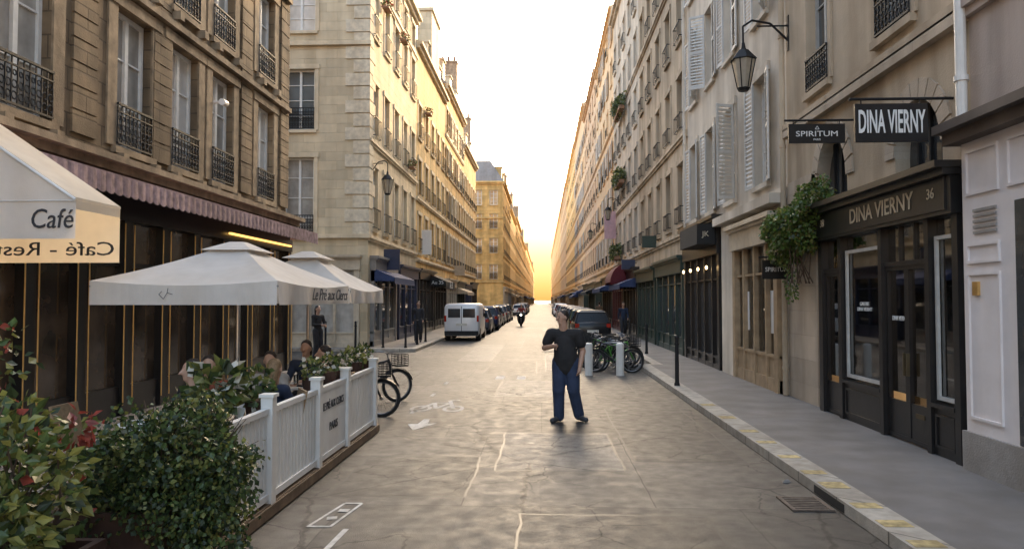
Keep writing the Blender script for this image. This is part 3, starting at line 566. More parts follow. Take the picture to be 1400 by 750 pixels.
for u in (41,44.6): b.poly([fR.p(u,.02,2.9)]+[fR.p(u,.02+1.1*math.sin(math.pi/2*i/n),4.1-1.1*(1-math.cos(math.pi/2*i/n))) for i in range(n+1)]+[fR.p(u,1.12,2.9)])
b.build('awning',AWN[0],R5)
RR=[(50,66,22.3,P_haze),(66,85,23,P_rose),(85,110,25,P_haze),(110,150,25.5,S_haze),(150,200,26,P_haze),(200,280,26,S_haze),(280,420,26,S_haze)]  # distant right walls carry warm haze in their colour
for i,(a0,a1,h,m) in enumerate(RR): building(f'peach toned apartment building, {ORD[i]} on the right beyond the dark red awning','R',XR,a0,a1,h,m,m,min(14,int((a1-a0)/3)),rail=.6 if i<4 else 0,roof=1.6,dorm=False,shut=Shut if i in(0,2) else None,back=12,gms=[G_sunglow,G_cur,G_blue] if i<2 else [G_sunglow],sets=None if i<2 else [Scr,oak],fm=W_paint if i<2 else S_haze)
for i,(y,z,c,w) in enumerate(((38.2,3.6,Sblue,.7),(31,4.2,Sgreen,.6),(48,6.0,mat('pink_sign_board',(.6,.4,.45)),.75))):
    t=thing('projecting_sign',['navy projecting shop sign on right above the pavement','green projecting shop sign on the beige building','pink vertical sign above the dark red awning'][i],'sign',(XR,y,z))
    MB().box(XR-.1-w,XR-.1,y-.04,y+.04,z,z+(1.8 if i==2 else .5)).build('sign_board',c,t); MB().box(XR-.1,XR,y-.015,y+.015,z+.3,z+.34).build('bracket',iron,t)
for i,(y,z,w,h,c) in enumerate(((31.5,3.3,.7,.9,Sblue),(41.5,4.6,.55,1.4,white),(57,3.9,.8,.8,AWN[3]))):
    t=thing('projecting_sign',['navy square sign projecting over the left pavement','white narrow vertical sign on the sun-tinted limestone building','sand coloured sign on the sun-tinted ochre building'][i],'sign',(XL,y,z))
    MB().box(XL+.1,XL+.1+w,y-.04,y+.04,z,z+h).build('sign_board',c,t); MB().box(XL,XL+.1,y-.015,y+.015,z+.3,z+.34).build('bracket',iron,t)
# ---------------------------------------------------------------- foliage
leafA=mat('glossy_green_leaf',(.075,.115,.035),.4,0,.4,9,trans=.25); leafB=mat('yellow_green_leaf',(.2,.21,.06),.4,0,.3,9,trans=.3); leafC=mat('dark_green_leaf',(.03,.048,.02),.5,0,.4,9,trans=.15); leafR=mat('red_young_leaf',(.28,.06,.045),.4,0,.3,9,trans=.3); petal=mat('white_petal',(.7,.68,.6),.6,trans=.3); stemm=mat('brown_stem',(.09,.06,.04),.8)
leafI=mat('bright_ivy_leaf',(.1,.17,.035),.4,0,.35,9,trans=.3)
def leaf(b,p,d,s,m,wd=.42):
    d=d.normalized(); t=V((uni(-1,1),uni(-1,1),uni(-.3,1))); u=d.cross(t)
    if u.length<.01: u=V((1,0,0))
    u=u.normalized(); n=u.cross(d).normalized()
    c=p+d*s*.45-n*s*.08; b.add([p,c-u*s*wd+n*s*.08,c+u*s*wd+n*s*.08,p+d*s-n*s*.15,c],[(0,4,1),(1,4,3),(0,2,4),(2,3,4)],m)
def bush(b,c,r,n,s,mw,wd=.42,out=.5,droop=0,inner=.45):
    c=V(c); ph=[uni(0,6) for _ in range(6)]
    for i in range(n):
        d=V((random.gauss(0,1),random.gauss(0,1),random.gauss(0,1))).normalized()
        lump=1+.16*math.sin(5*d.x+ph[0])+.14*math.sin(6*d.z+ph[1]+3*d.y)+.08*math.sin(11*d.x+ph[2]+9*d.z)
        k=(inner+(1-inner)*rnd()**.5)*lump
        if rnd()<.03: k*=uni(1.02,1.16)
        p=c+V((d.x*r[0],d.y*r[1],d.z*r[2]))*k
        dd=d*out+V((uni(-1,1),uni(-1,1),uni(-1,1)))*.6+V((0,0,-droop)); q=rnd()*sum(mw); m=0
        while q>mw[m]: q-=mw[m]; m+=1
        leaf(b,p,dd,s*uni(.6,1.25),m,wd)
def stems(par,base,c,r,n,rad=.012):
    b=MB()
    for i in range(n):
        d=V((random.gauss(0,1),random.gauss(0,1),abs(random.gauss(0,1))+.2)).normalized(); e=V(c)+V((d.x*r[0],d.y*r[1],d.z*r[2]))*.85; s=V(base)+V((uni(-.2,.2),uni(-.2,.2),0)); mid=(s+e)/2+V((uni(-.08,.08),uni(-.08,.08),.05))
        b.tube(s,mid,rad,rad*.7,6); b.tube(mid,e,rad*.7,rad*.35,6)
    return b.build('stem',stemm,par)
LM=[leafA,leafB,leafC,leafR,petal,leafI]
t=thing('shrub','broad leaved shrub with red young leaves in the near left corner','shrub',(-3,4.0,.45))
b=MB(); bush(b,(-3.1,3.95,.9),(.42,.45,.6),2100,.085,[5,6,2,.2],wd=.3); bush(b,(-3.75,4.9,1.6),(.14,.2,.3),90,.07,[2,2,2,1.2],inner=.2); bush(b,(-2.85,4.4,1.22),(.11,.13,.1),45,.085,[1,1,0,5],wd=.3); bush(b,(-2.8,3.6,.75),(.25,.3,.35),500,.09,[4,6,1,.1],wd=.3); b.build('foliage',LM,t); stems(t,(-3,4,.4),(-3.1,3.95,.95),(.45,.45,.65),22)
t=thing('shrub','dense small leaved evergreen shrub spilling over the end of the white fence','shrub',(-2.7,5.4,.45))
b=MB(); bush(b,(-2.7,5.35,.76),(.58,.5,.5),9000,.044,[5,2.6,4],out=.3,droop=.2); bush(b,(-2.42,5.2,.5),(.36,.3,.46),3200,.042,[5,2,4],out=.2,droop=.6); bush(b,(-3.1,5.3,.7),(.42,.4,.42),2400,.045,[5,2.5,4]); b.build('foliage',LM,t); stems(t,(-2.75,5.5,.4),(-2.7,5.35,.8),(.7,.6,.6),34,.007)
planter=mat('brown_corten_planter',(.09,.045,.03),.7,0,.3,5,.2,20,None,.4)
for i,(x0,x1,y0,y1) in enumerate(((-3.6,-2.72,3.4,4.5),(-3.4,-2.62,5.0,6.0))):
    t=thing('planter_box',['rusty brown planter box under the red leaved shrub','rusty brown planter box under the small leaved shrub'][i],'planter',((x0+x1)/2,(y0+y1)/2,.0)); b=MB()
    b.box(x0,x1,y0,y0+.05,.02,.52); b.box(x0,x1,y1-.05,y1,.02,.52); b.box(x0,x0+.05,y0+.05,y1-.05,.02,.52); b.box(x1-.05,x1,y0+.05,y1-.05,.02,.52); b.build('box',planter,t)
    MB().box(x0+.05,x1-.05,y0+.05,y1-.05,.3,.46).build('soil',stemm,t)
t=thing('climbing_plant','leafy green ivy hanging over the corner of the black gallery front','plant',(4.5,13.4,2.0))
IV=[3,3,1,0,0,6]
b=MB(); bush(b,(4.5,13.3,3.3),(.42,.7,.4),3300,.075,IV,droop=.4); bush(b,(4.6,12.5,3.72),(.26,.45,.3),1200,.07,IV,droop=.4); bush(b,(4.55,13.9,3.05),(.3,.35,.42),1200,.07,IV,droop=.4); bush(b,(4.55,13.6,2.45),(.1,.2,.5),320,.05,IV,droop=1)
b.build('foliage',LM,t); stems(t,(4.65,13.4,2.3),(4.5,13.3,3.2),(.3,.6,.5),12)
def balcony_plant(label,x,y,z,r,n,s,mw=(4,3,2)):
    t=thing('balcony_plant',label,'plant',(x,y,z-r[2]),'plants on upper balconies'); b=MB(); bush(b,(x,y,z),r,n,s,list(mw)); b.build('foliage',LM,t)
    MB().box(x-.15,x+.15,y-r[1]*.8,y+r[1]*.8,z-r[2]*1.0,z-r[2]*.6).build('window_box',clay,t)
for i,(y,z,w) in enumerate(((44,13.6,2.2),(44,9.3,2.0),(46,5.0,1.3))): balcony_plant(['highest planted balcony on the off white building at right','middle planted balcony on the off white building at right','low planted balcony just above the dark red awning'][i],XR-.3,y,z,(.35,w,.5),int(600*w),.13)
for i,(y,z) in enumerate(((31.2,14.8),(35.2,14.8),(37.4,9),(43,13.2))): balcony_plant(f'window box with red flowers on the left facades, {ORD[i]} along the street',-6.75,y,z,(.2,.45,.22),160,.1,(3,2,2,2))
# ---------------------------------------------------------------- terrace
struct(MB().box(-4.88,-2.5,4.9,11.15,.02,.13),'terrace_deck',wood)
fx=-2.55; ys=[5.75,6.75,8.2,9.4,10.95]
t=thing('terrace_fence','white slatted wooden fence with posts along the cafe terrace','fence',(fx,8.1,0))
MB().box(fx-.1,fx+.07,5.1,11.1,.02,.12).build('base_board',wood,t)
for y in ys[1:]:
    b=MB(); b.box(fx-.055,fx+.055,y-.055,y+.055,.12,1.1); b.box(fx-.07,fx+.07,y-.07,y+.07,1.1,1.13); b.build('post',white,t)
for k in range(4):
    y0,y1=ys[k]+.06,ys[k+1]-.06; b=MB(); b.box(fx-.03,fx+.03,y0,y1,.95,1.0); b.box(fx-.03,fx+.03,y0,y1,.16,.22)
    if k==2: b.box(fx-.015,fx+.02,y0,y1,.22,.95)
    else:
        n=int((y1-y0)/.095)
        for i in range(n): y=y0+(y1-y0)*(i+.5)/n; b.box(fx-.012,fx+.012,y-.034,y+.034,.22,.95)
    o=b.build('sign_panel' if k==2 else 'slat_panel',white,t)
    if k==2:
        text('LE PRÉ AUX CLERCS',.13,txtd,o,(fx+.024,(y0+y1)/2,.76),'L',width=.85); text('PARIS',.14,txtd,o,(fx+.024,(y0+y1)/2,.5),'L')
def parasol(label,x0,x1,y0,y1,zb,zt,apex):
    cx,cy=(x0+x1)/2,(y0+y1)/2; t=thing('parasol',label,'parasol',(cx,cy,.13),'terrace parasols'); b=MB(); A=V((cx,cy,apex))
    cs=[V((x0,y0,zt)),V((x1,y0,zt)),V((x1,y1,zt)),V((x0,y1,zt))]
    for k in range(4):
        c0,c1=cs[k],cs[(k+1)%4]; N=8
        def S(a,q):
            p=c0.lerp(c1,a).lerp(A,q); return p+V((0,0,-.05*math.sin(math.pi*a)*(1-q)-.035*math.sin(math.pi*q)))
        for i in range(N):
            for j in range(N):
                a0,a1,q0,q1=i/N,(i+1)/N,j/N*.9,(j+1)/N*.9
                b.quad(S(a0,q0),S(a1,q0),S(a1,q1),S(a0,q1))
    for k in range(4):
        c0,c1=cs[k],cs[(k+1)%4]; N=24; d=(c1-c0); nrm=V((d.y,-d.x,0)).normalized()
        for i in range(N):
            a0,a1=i/N,(i+1)/N; w=lambda a: nrm*(.025*math.sin(a*21+k))
            s0=-.05*math.sin(math.pi*a0); s1=-.05*math.sin(math.pi*a1)
            b.quad(c0.lerp(c1,a0)+V((0,0,s0)),c0.lerp(c1,a1)+V((0,0,s1)),c0.lerp(c1,a1)+w(a1)+V((0,0,zb-zt)),c0.lerp(c1,a0)+w(a0)+V((0,0,zb-zt)))
    b.build('canopy',canvas,t,True)
    v=MB(); h=apex-.05; 
    v.hexa([(cx-.3,cy-.38,h-.08),(cx+.3,cy-.38,h-.08),(cx+.3,cy+.38,h-.08),(cx-.3,cy+.38,h-.08)],[(cx-.08,cy-.08,h+.035),(cx+.08,cy-.08,h+.035),(cx+.08,cy+.08,h+.035),(cx-.08,cy+.08,h+.035)]); v.build('vent_cap',canvas,t)
    MB().tube((cx,cy,.13),(cx,cy,apex-.05),.028,.028,12).build('pole',steel,t)
    for c in cs: r=MB(); r.tube((cx,cy,apex-.12),c-V((0,0,.06)),.012,.012,6); r.tube((cx,cy,apex-.5),(c+V((cx,cy,apex)))/2-V((0,0,.07)),.01,.01,6); r.build('rib',chrome,t)
    MB().box(cx-.25,cx+.25,cy-.25,cy+.25,.13,.2).build('base',concrete,t); return t
p1=parasol('large white parasol nearest the camera over the cafe terrace',-4.7,-2.72,7.4,10.15,1.95,2.2,2.72)
text('Le Pré aux Clercs',.2,txtd,p1,(-2.66,9.1,2.06),'L',width=1.5,shear=.35)
b=MB()
for q in ((0,0,.05,.08),(.05,.08,.12,.06),(.05,.08,.06,.14),(.0,0,-.06,.06),(-.06,.06,-.02,.1)): b.tube((-3.9+q[0]*.8,7.37,2.01+q[1]*.8),(-3.9+q[2]*.8,7.37,2.01+q[3]*.8),.003,.003,5)
b.build('emblem',txtd,p1)
parasol('smaller looking white parasol behind the nearest one',-4.65,-2.75,10.35,12.5,1.95,2.18,2.78)
Y1a=6.6; xe,zt=onY(103,271,Y1a); zb=onY(103,326,Y1a)[1]; x2,z2=onY(0,200,Y1a); kk=(z2-zt)/(x2-xe); Y2a=onX(165,290,xe)[0]; zb2=onY(165,359,Y2a)[1]
beige=mat('beige_awning_cloth',(.8,.68,.5),.9,0,.05,5,.15,80,None,.1,0,.55)
t=thing('cafe_awning','cream sloping wedge awning over the cafe entrance at the left edge','awning',(xe,Y1a,zb)); xw=-6.9; zw=min(zt+kk*(xw-xe),5.3)
MB().hexa([(xe,Y1a,zt-.012),(xw,Y1a,zw-.012),(xw,Y2a,zw-.012),(xe,Y2a,zt-.012)],[(xe,Y1a,zt+.012),(xw,Y1a,zw+.012),(xw,Y2a,zw+.012),(xe,Y2a,zt+.012)]).build('roof_cloth',cream,t)
MB().poly([(xe,Y1a+.01,zt-.014),(xw,Y1a+.01,zw-.014),(xw,Y1a+.01,zb),(xe,Y1a+.01,zb)]).build('end_panel',canvas,t)
MB().poly([(xe,Y2a-.01,zt-.014),(xw,Y2a-.01,zw-.014),(xw,Y2a-.01,zb2),(xe,Y2a-.01,zb2)]).build('end_panel',beige,t)
MB().poly([(xe,Y1a+.012,zt-.1),(xe,Y2a-.012,zt-.1),(xe,Y2a-.012,zt-.014),(xe,Y1a+.012,zt-.014)]).build('valance',cream,t)
b=MB(); b.tube((xe,Y1a-.004,zt-.01),(xw,Y1a-.004,zw-.01),.014); b.tube((xe,Y1a-.004,zt-.02),(xw,Y1a-.004,zt-.02),.006); b.build('frame',white,t)
X,Z=onY(70,300,Y1a); text('Café',.26,txtd,t,(X,Y1a,Z),'F',width=.4,shear=.15)
X,Z=onY(158,341,Y2a); text('Café - Restaurant',.2,txtd,t,(X-1.0,Y2a-.02,Z),'F',mirror=True,width=2.0)
chm=mat('rattan_weave',(.3,.2,.11),.7,0,.2,30,.3,80)
def table(label,x,y):
    t=thing('cafe_table',label,'table',(x,y,.13)); MB().tube((x,y,.83),(x,y,.86),.33,.33,20).build('tabletop',white,t); MB().tube((x,y,.15),(x,y,.83),.025,.025,8).build('pedestal',iron,t); MB().tube((x,y,.13),(x,y,.15),.2,.18,12).build('base',iron,t)
    MB().tube((x+.1,y,.86),(x+.1,y,1.0),.03,.035,10).build('drinking_glass',G_clear,label='glass standing on '+label,cat='glass')
def chair():
    t=thing('cafe_chair','x','chair',(0,0,0),'rattan chairs on the terrace'); MB().box(-.21,.21,-.2,.2,.43,.47).build('seat',chm,t)
    b=MB(); b.hexa([(-.2,.19,.5),(.2,.19,.5),(.2,.215,.5),(-.2,.215,.5)],[(-.19,.27,.9),(.19,.27,.9),(.19,.295,.9),(-.19,.295,.9)]); b.build('backrest',chm,t)
    for x in (-.19,.19):
        for y in (-.18,.2): MB().tube((x,y,0),(x*.95,y*.97,.43),.014,.014,6).build('leg',oak,t)
    return t
tabs=[(-3.6,6.7),(-3.35,8.0),(-3.4,9.7)]
for i,(x,y) in enumerate(tabs): table(['round white cafe table behind the small leaved shrub','round white cafe table in the middle of the terrace','round white cafe table at the far end of the terrace'][i],x,y)
ch=chair(); sp=[(-3.62,7.4,0),(-4.2,6.7,90),(-3.35,8.75,0),(-2.85,7.75,-60),(-3.4,10.45,0),(-2.85,9.7,-90),(-4.1,9.7,90)]
cl=['chair facing the camera at the nearest table','chair by the facade side of the nearest table','chair at far side of the middle table','chair by the fence under the light haired diner','chair at the far side of the farthest table','chair by the fence at the farthest table','chair by the facade side of the farthest table']
for i,(x,y,rz) in enumerate(sp):
    if i==0: ch.location=(x,y,.13); ch['label']='rattan '+cl[0]
    else: dup(ch,(x,y,.13),rz,'rattan '+cl[i])
def pot(label,x,y,z,r,n,s,mw,group='small potted plants on the terrace'):
    t=thing('potted_plant',label,'potted plant',(x,y,z),group); MB().tube((x,y,z),(x,y,z+.2),.09,.12,12).build('pot',planter,t); b=MB(); bush(b,(x,y,z+.2+r*.7),(r,r,r),n,s,mw); b.build('foliage',LM,t)
pot('potted plant with large pale leaves behind the dense shrub',-3.05,6.75,.82,.22,240,.12,[2,3,1,0,.8]); pot('leafy plant beside the two seated diners',-2.8,7.1,.82,.17,180,.08,[3,2,1,0,.3])
for i,y in enumerate((8.55,9.2,9.9,10.6,11.0)): pot(f'small flowering plant behind the fence top, {ORD[i]} from the camera',-2.72,y,.9,.13,150,.06,[3,2,1,0,.8])
# ---------------------------------------------------------------- people
def remesh(mb,vox,name,m,parent,sm=3):
    me=mb.mesh('t',m); o=D.objects.new('t',me); C.objects.link(o); r=o.modifiers.new('r','REMESH'); r.mode='VOXEL'; r.voxel_size=vox
    s=o.modifiers.new('s','SMOOTH'); s.factor=.5; s.iterations=sm
    dg=bpy.context.evaluated_depsgraph_get(); n=D.meshes.new_from_object(o.evaluated_get(dg)); D.objects.remove(o); n.materials.clear(); n.materials.append(m)
    n.polygons.foreach_set('use_smooth',[True]*len(n.polygons)); n.name=name
    q=D.objects.new(name,n); C.objects.link(q); q.parent=parent; ORG[q.name]=V((0,0,0)); return q
STAND=dict(pel=(0,0,.96),che=(0,.0,1.27),nk=(0,.015,1.47),hd=(0,-.01,1.64),sR=(-.185,0,1.4),eR=(-.24,.03,1.12),wR=(-.25,-.05,.87),sL=(.185,0,1.4),eL=(.24,.03,1.12),wL=(.25,-.05,.87),hR=(-.09,0,.92),kR=(-.1,-.03,.5),aR=(-.11,.02,.09),tR=(-.14,-.16,.035),hL=(.09,0,.92),kL=(.1,-.03,.5),aL=(.11,.02,.09),tL=(.14,-.16,.035))
SIT=dict(STAND,pel=(0,.05,.55),che=(0,.03,.86),nk=(0,.03,1.06),hd=(0,0,1.23),sR=(-.18,.02,1.0),eR=(-.24,-.1,.76),wR=(-.15,-.32,.77),sL=(.18,.02,1.0),eL=(.24,-.1,.76),wL=(.12,-.34,.78),hR=(-.09,.0,.53),kR=(-.12,-.42,.52),aR=(-.12,-.4,.09),tR=(-.13,-.56,.035),hL=(.09,.0,.53),kL=(.12,-.42,.52),aL=(.12,-.4,.09),tL=(.13,-.56,.035))
skinm=mat('skin',(.5,.3,.21),.5,0,.08,12); lipm=mat('lip',(.3,.12,.1),.5); eyem=mat('eye_dark',(.02,.015,.01),.2)
def cloth(n,c): return mat(n,c,.85,0,.25,7,.35,14)
def person(label,loc,rz,P,shirt,trou,hair,shoe,vox=.012,sleeve=.55,longhair=False,belly=0,hyaw=0,sc=1,detail=False,bk=1):
    t=thing('person',label,'person',(0,0,0)); P={k:V(v) for k,v in P.items()}; b=MB()
    hd=P['hd']; HR=Matrix.Translation(hd)@Matrix.Rotation(R(hyaw),4,'Z')
    i0=len(b.v); b.ell((0,.012,.03),.076,.095,.09,16); b.cap((0,-.02,-.0),(0,-.035,-.07),.068,.042,12); b.cap((0,-.09,.018),(0,-.112,-.018),.01,.017,8)
    for s in (-1,1): b.ell((s*.078,.01,-.005),.012,.022,.032,8)
    b.xf(HR,i0)
    b.cap(P['nk']-V((0,0,.05)),hd+V((0,.01,-.04)),.06*bk,.055*bk); b.cap(P['pel'],P['che'],.1,.11,12,.7)
    for s in 'RL':
        b.cap(P['che']+V((0,0,.08)),P['s'+s],.075,.05); b.cap(P['s'+s],P['e'+s],.05*bk,.038*bk); b.cap(P['e'+s],P['w'+s],.04*bk,.028*bk)
        b.cap(P['pel'],P['h'+s],.08,.075); b.cap(P['h'+s],P['k'+s],.065,.045); b.cap(P['k'+s],P['a'+s],.045,.035); b.cap(P['a'+s]-V((0,0,.02)),P['t'+s].lerp(P['a'+s],.3)-V((0,0,.0)),.03,.016)
        w=P['w'+s]; d=(w-P['e'+s]).normalized(); d=(d+V((0,-.15,-.1))).normalized(); lat=d.cross(V((1,0,0)) if abs(d.x)<.7 else V((0,0,1))).normalized(); nn=d.cross(lat)
        b.cap(w+d*.02,w+d*.075,.03,.034,10,.8)
        for q in range(4):
            r0=w+d*.08+lat*(q-1.5)*.02; L=(.036,.042,.04,.03)[q]; m=r0+(d+nn*.25).normalized()*L; b.cap(r0,m,.0095,.009,8); b.cap(m,m+(d+nn*.9).normalized()*L*.8,.009,.008,8)
        r0=w+d*.03+lat*-.03; m=r0+(d-lat*.9).normalized()*.035; b.cap(r0,m,.012,.011,8); b.cap(m,m+(d-lat*.2).normalized()*.03,.011,.009,8)
    remesh(b,vox if not detail else .0075,'body',skinm,t,2)
    c=MB(); c.cap(P['pel']+V((0,-belly*.5,.04)),P['che'],.132*bk+belly,.142*bk,16,.8); c.cap(P['che'],P['nk']-V((0,0,.08)),.14*bk,.085*bk,16,.75); c.cap(P['pel']+V((0,0,-.04)),P['pel']+V((0,0,.1)),.135*bk+belly,.13*bk+belly,16,.82)
    for s in 'RL':
        c.cap(P['che']+V((0,0,.1)),P['s'+s],.095*bk,.078*bk,12,.9)
        if sleeve<=1: c.cap(P['s'+s],P['s'+s].lerp(P['e'+s],sleeve),.076*bk,.074*bk)
        else: c.cap(P['s'+s],P['e'+s],.066,.05); c.cap(P['e'+s],P['e'+s].lerp(P['w'+s],.93),.05,.037)
    remesh(c,vox,'shirt',shirt,t,8)
    c=MB(); c.cap(P['hR']+V((0,0,.03)),P['hL']+V((0,0,.03)),.105*bk,.105*bk,12,.95)
    for s in 'RL': c.cap(P['h'+s],P['k'+s],.108*bk,.085*bk); c.cap(P['k'+s],P['a'+s]+V((0,0,.0)),.082*bk,.072*bk)
    remesh(c,vox,'trousers',trou,t,6)
    for s in 'RL':
        c=MB(); a=P['a'+s]; to=P['t'+s]; c.cap(V((a.x,a.y,to.z+.018))+(a-to)*.12,to,.05,.044,10); c.cap(a-V((0,0,.01)),V((a.x,a.y,to.z+.025)),.052,.052); remesh(c,vox,'shoe',shoe,t,1)
    h=MB(); h.ell((0,.03,.058),.084,.09,.085,14); h.cap((0,.06,.03),(0,.05,-.05),.065,.05)
    if longhair: h.cap((0,.07,0),(0,.09,-.2),.085,.06,12,.8)
    h.xf(HR); remesh(h,vox,'hair',hair,t,1)
    if detail:
        for s in (-1,1): e=MB(); e.ell((s*.03,-.082,.008),.011,.008,.006,8); e.cap((s*.045,-.086,.027),(s*.015,-.092,.03),.004,.004,6); e.xf(HR); e.build('eye',eyem,t,True)
        e=MB(); e.cap((-.022,-.085,-.05),(.022,-.085,-.05),.006,.006,8); e.xf(HR); e.build('mouth',lipm,t,True)
    t.location=loc; t.rotation_euler=(0,0,R(rz)); t.scale=(sc,)*3; return t
tee=cloth('black_cotton',(.022,.021,.022)); jeans=cloth('blue_denim',(.03,.045,.09)); hairk=mat('dark_brown_hair',(.03,.02,.015),.5,0,.4,60,.5,90); hairb=mat('light_brown_hair',(.26,.16,.08),.5,0,.3,60,.5,90); shoeb=mat('dark_trainer',(.05,.05,.055),.6)
MAN=dict(STAND,sR=(-.22,.0,1.4),eR=(-.33,-.0,1.17),wR=(-.12,-.25,1.22),sL=(.22,.0,1.4),eL=(.29,.04,1.13),wL=(.26,-.08,.88),hd=(-.03,-.05,1.655),nk=(-.01,0,1.48),kR=(-.08,-.1,.5),aR=(-.09,-.02,.09),tR=(-.17,-.17,.04),kL=(.15,-.04,.5),aL=(.21,.12,.1),tL=(.34,.0,.045),pel=(.02,0,.95),hL=(.12,0,.92),hR=(-.08,0,.92))
man=person('man in black T-shirt and blue jeans walking in the middle of the road',(.36,12.15,0),-12,MAN,tee,jeans,hairk,shoeb,belly=.04,hyaw=-40,detail=True,sc=1.03,bk=1.2,vox=.01)
grey=cloth('charcoal_wool',(.03,.03,.035)); navy=cloth('navy_cotton',(.02,.03,.06)); rust=cloth('rust_cotton',(.3,.08,.04)); pale=cloth('pale_cotton',(.4,.36,.32)); camel=cloth('brown_wool',(.16,.11,.07))
WALK=dict(STAND,kR=(-.1,-.2,.52),aR=(-.1,-.28,.1),tR=(-.1,-.46,.05),kL=(.1,.03,.5),aL=(.1,.3,.12),tL=(.1,.17,.035),eR=(-.23,.1,1.14),wR=(-.22,.1,.9),eL=(.23,-.05,1.14),wL=(.2,-.22,.95))
WAIT=dict(STAND,eR=(-.25,-.05,1.15),wR=(-.08,-.25,1.15),eL=(.25,-.05,1.15),wL=(.1,-.25,1.12))
person('waitress in black standing at the corner past the parasols',(-7.45,24,0),60,WAIT,tee,grey,hairk,shoeb,.016,2,True,sc=1.03)
person('pedestrian in dark clothes walking on the left pavement near the van',(-5.55,32.5,.12),10,WALK,grey,grey,hairk,shoeb,.018,2,True,sc=1.03)
person('pedestrian in navy jacket on the right pavement by the green shopfronts',(4.1,37.5,.12),0,WALK,navy,grey,hairk,shoeb,.018,2)
person('pedestrian in brown coat far along the right pavement',(4.0,52,.12),180,WALK,camel,grey,hairk,shoeb,.02,2)
person('dark haired diner in black at the nearest terrace table, left of the pair',(-3.62,7.4,.1),-40,SIT,tee,grey,hairk,shoeb,.014,2,True,sc=.95)
person('dark haired diner in rust top, right of the pair at the nearest table',(-3.68,7.95,.1),10,SIT,rust,jeans,hairk,shoeb,.014,2,sc=.95)
person('light haired diner seen from behind against the fence',(-2.95,8.0,.1),150,SIT,navy,grey,hairb,shoeb,.014,2,True,hyaw=20,sc=.92)
person('diner in pale shirt at the middle table',(-3.3,8.75,.13),5,SIT,pale,grey,hairk,shoeb,.014,2,sc=.92)
person('diner in black leaning at the farthest terrace table',(-2.95,9.75,.13),-80,SIT,tee,grey,hairk,shoeb,.014,2,sc=.93)
person('diner in navy at the far side of the farthest table',(-3.4,10.4,.13),0,SIT,navy,grey,hairk,shoeb,.014,2,True,sc=.95)
# ---------------------------------------------------------------- bikes
def bicycle(label,col):
    t=thing('bicycle',label,'bicycle',(0,0,0),'bicycles parked along the street'); rw,fw=V((-.53,0,.335)),V((.56,0,.335)); bb=V((-.08,0,.29)); st=V((-.24,0,.78)); hd=V((.36,0,.86)); hb=V((.41,0,.66))
    f=MB(); f.tube(bb,st,.025); f.tube(st-V((-.01,0,.06)),hd,.024); f.tube(bb,hb,.032); f.tube(hd+V((0,0,.03)),hb,.026)
    for s in (-.045,.045): f.tube(bb,rw+V((0,s,0)),.014); f.tube(st-V((0,0,.05)),rw+V((0,s,0)),.013); f.tube(hb,fw+V((0,s,0)),.016)
    f.build('frame',col,t)
    for w in (rw,fw):
        b=MB(); b.torus(w,.315,.032); o=b.build('wheel',rubber,t,True); c=MB(); c.torus(w,.285,.014); 
        for i in range(16): a=2*math.pi*i/16; c.tube(w+V((0,.02*(-1)**i,0)),w+V((.3*math.cos(a),0,.3*math.sin(a))),.0018,.0018,4)
        c.tube(w-V((0,.04,0)),w+V((0,.04,0)),.035); c.build('rim',chrome,o)
        m=MB(); 
        for i in range(10):
            a0,a1=R(15+15*i),R(30+15*i); q=lambda a,s: w+V((.36*math.cos(a),s*.04,.36*math.sin(a))); m.quad(q(a0,-1),q(a0,1),q(a1,1),q(a1,-1))
        m.build('mudguard',col,t)
    h=MB(); h.tube(hd,hd+V((-.03,0,.14)),.014); h.path([hd+V((-.14,-.29,.17)),hd+V((-.0,-.2,.16)),hd+V((-.03,0,.14)),hd+V((0,.2,.16)),hd+V((-.14,.29,.17))],.012); h.build('handlebar',chrome,t)
    s=MB(); s.tube(st,st+V((-.03,0,.14)),.013); s.hexa([(-.4,-.09,.91),(-.12,-.02,.92),(-.12,.02,.92),(-.4,.09,.91)],[(-.39,-.08,.97),(-.13,-.015,.95),(-.13,.015,.95),(-.39,.08,.97)]); s.build('saddle',rubber,t)
    p=MB(); p.tube(bb-V((0,.07,0)),bb+V((0,.07,0)),.015); p.torus(bb+V((0,.05,0)),.09,.006,'y',18,5); p.tube(bb+V((0,.07,0)),bb+V((.1,.07,-.13)),.01); p.tube(bb-V((0,.07,0)),bb+V((-.1,-.07,.13)),.01); p.box(.0,.1,.07,.15,.145,.17); p.box(-.23,-.13,-.15,-.07,.41,.435); p.build('crank',chrome,t)
    k=MB(); k.box(.5,.74,-.15,.15,.73,.745)
    for i in range(6): z=.75+.045*i; k.path([(.5,-.15,z),(.74,-.15,z),(.74,.15,z),(.5,.15,z),(.5,-.15,z)],.006,4)
    for x in (.5,.58,.66,.74):
        for y in (-.15,.15): k.tube((x,y,.74),(x,y,.97),.005,.005,4)
    k.build('basket',rubber,t); return t
lime=mat('green_frame_paint',(.07,.25,.04),.35)
carp={}
def rc(o,col,names):
    for c in o.children:
        if c.name.split('.')[0] in names:
            k=(c.data.name.split('.')[0],col.name)
            if k not in carp: carp[k]=c.data.copy(); carp[k].materials[0]=col
            c.data=carp[k]
B0=bicycle('black city bicycle with basket standing just past the end of the white fence',black)
B0.location=(-3.3,14.1,0); B0.rotation_euler=(0,R(0),R(38)); B0.scale=(.95,)*3
dup(B0,(-3.3,12.45,0),8,'black city bicycle mostly hidden behind the far end of the white fence')
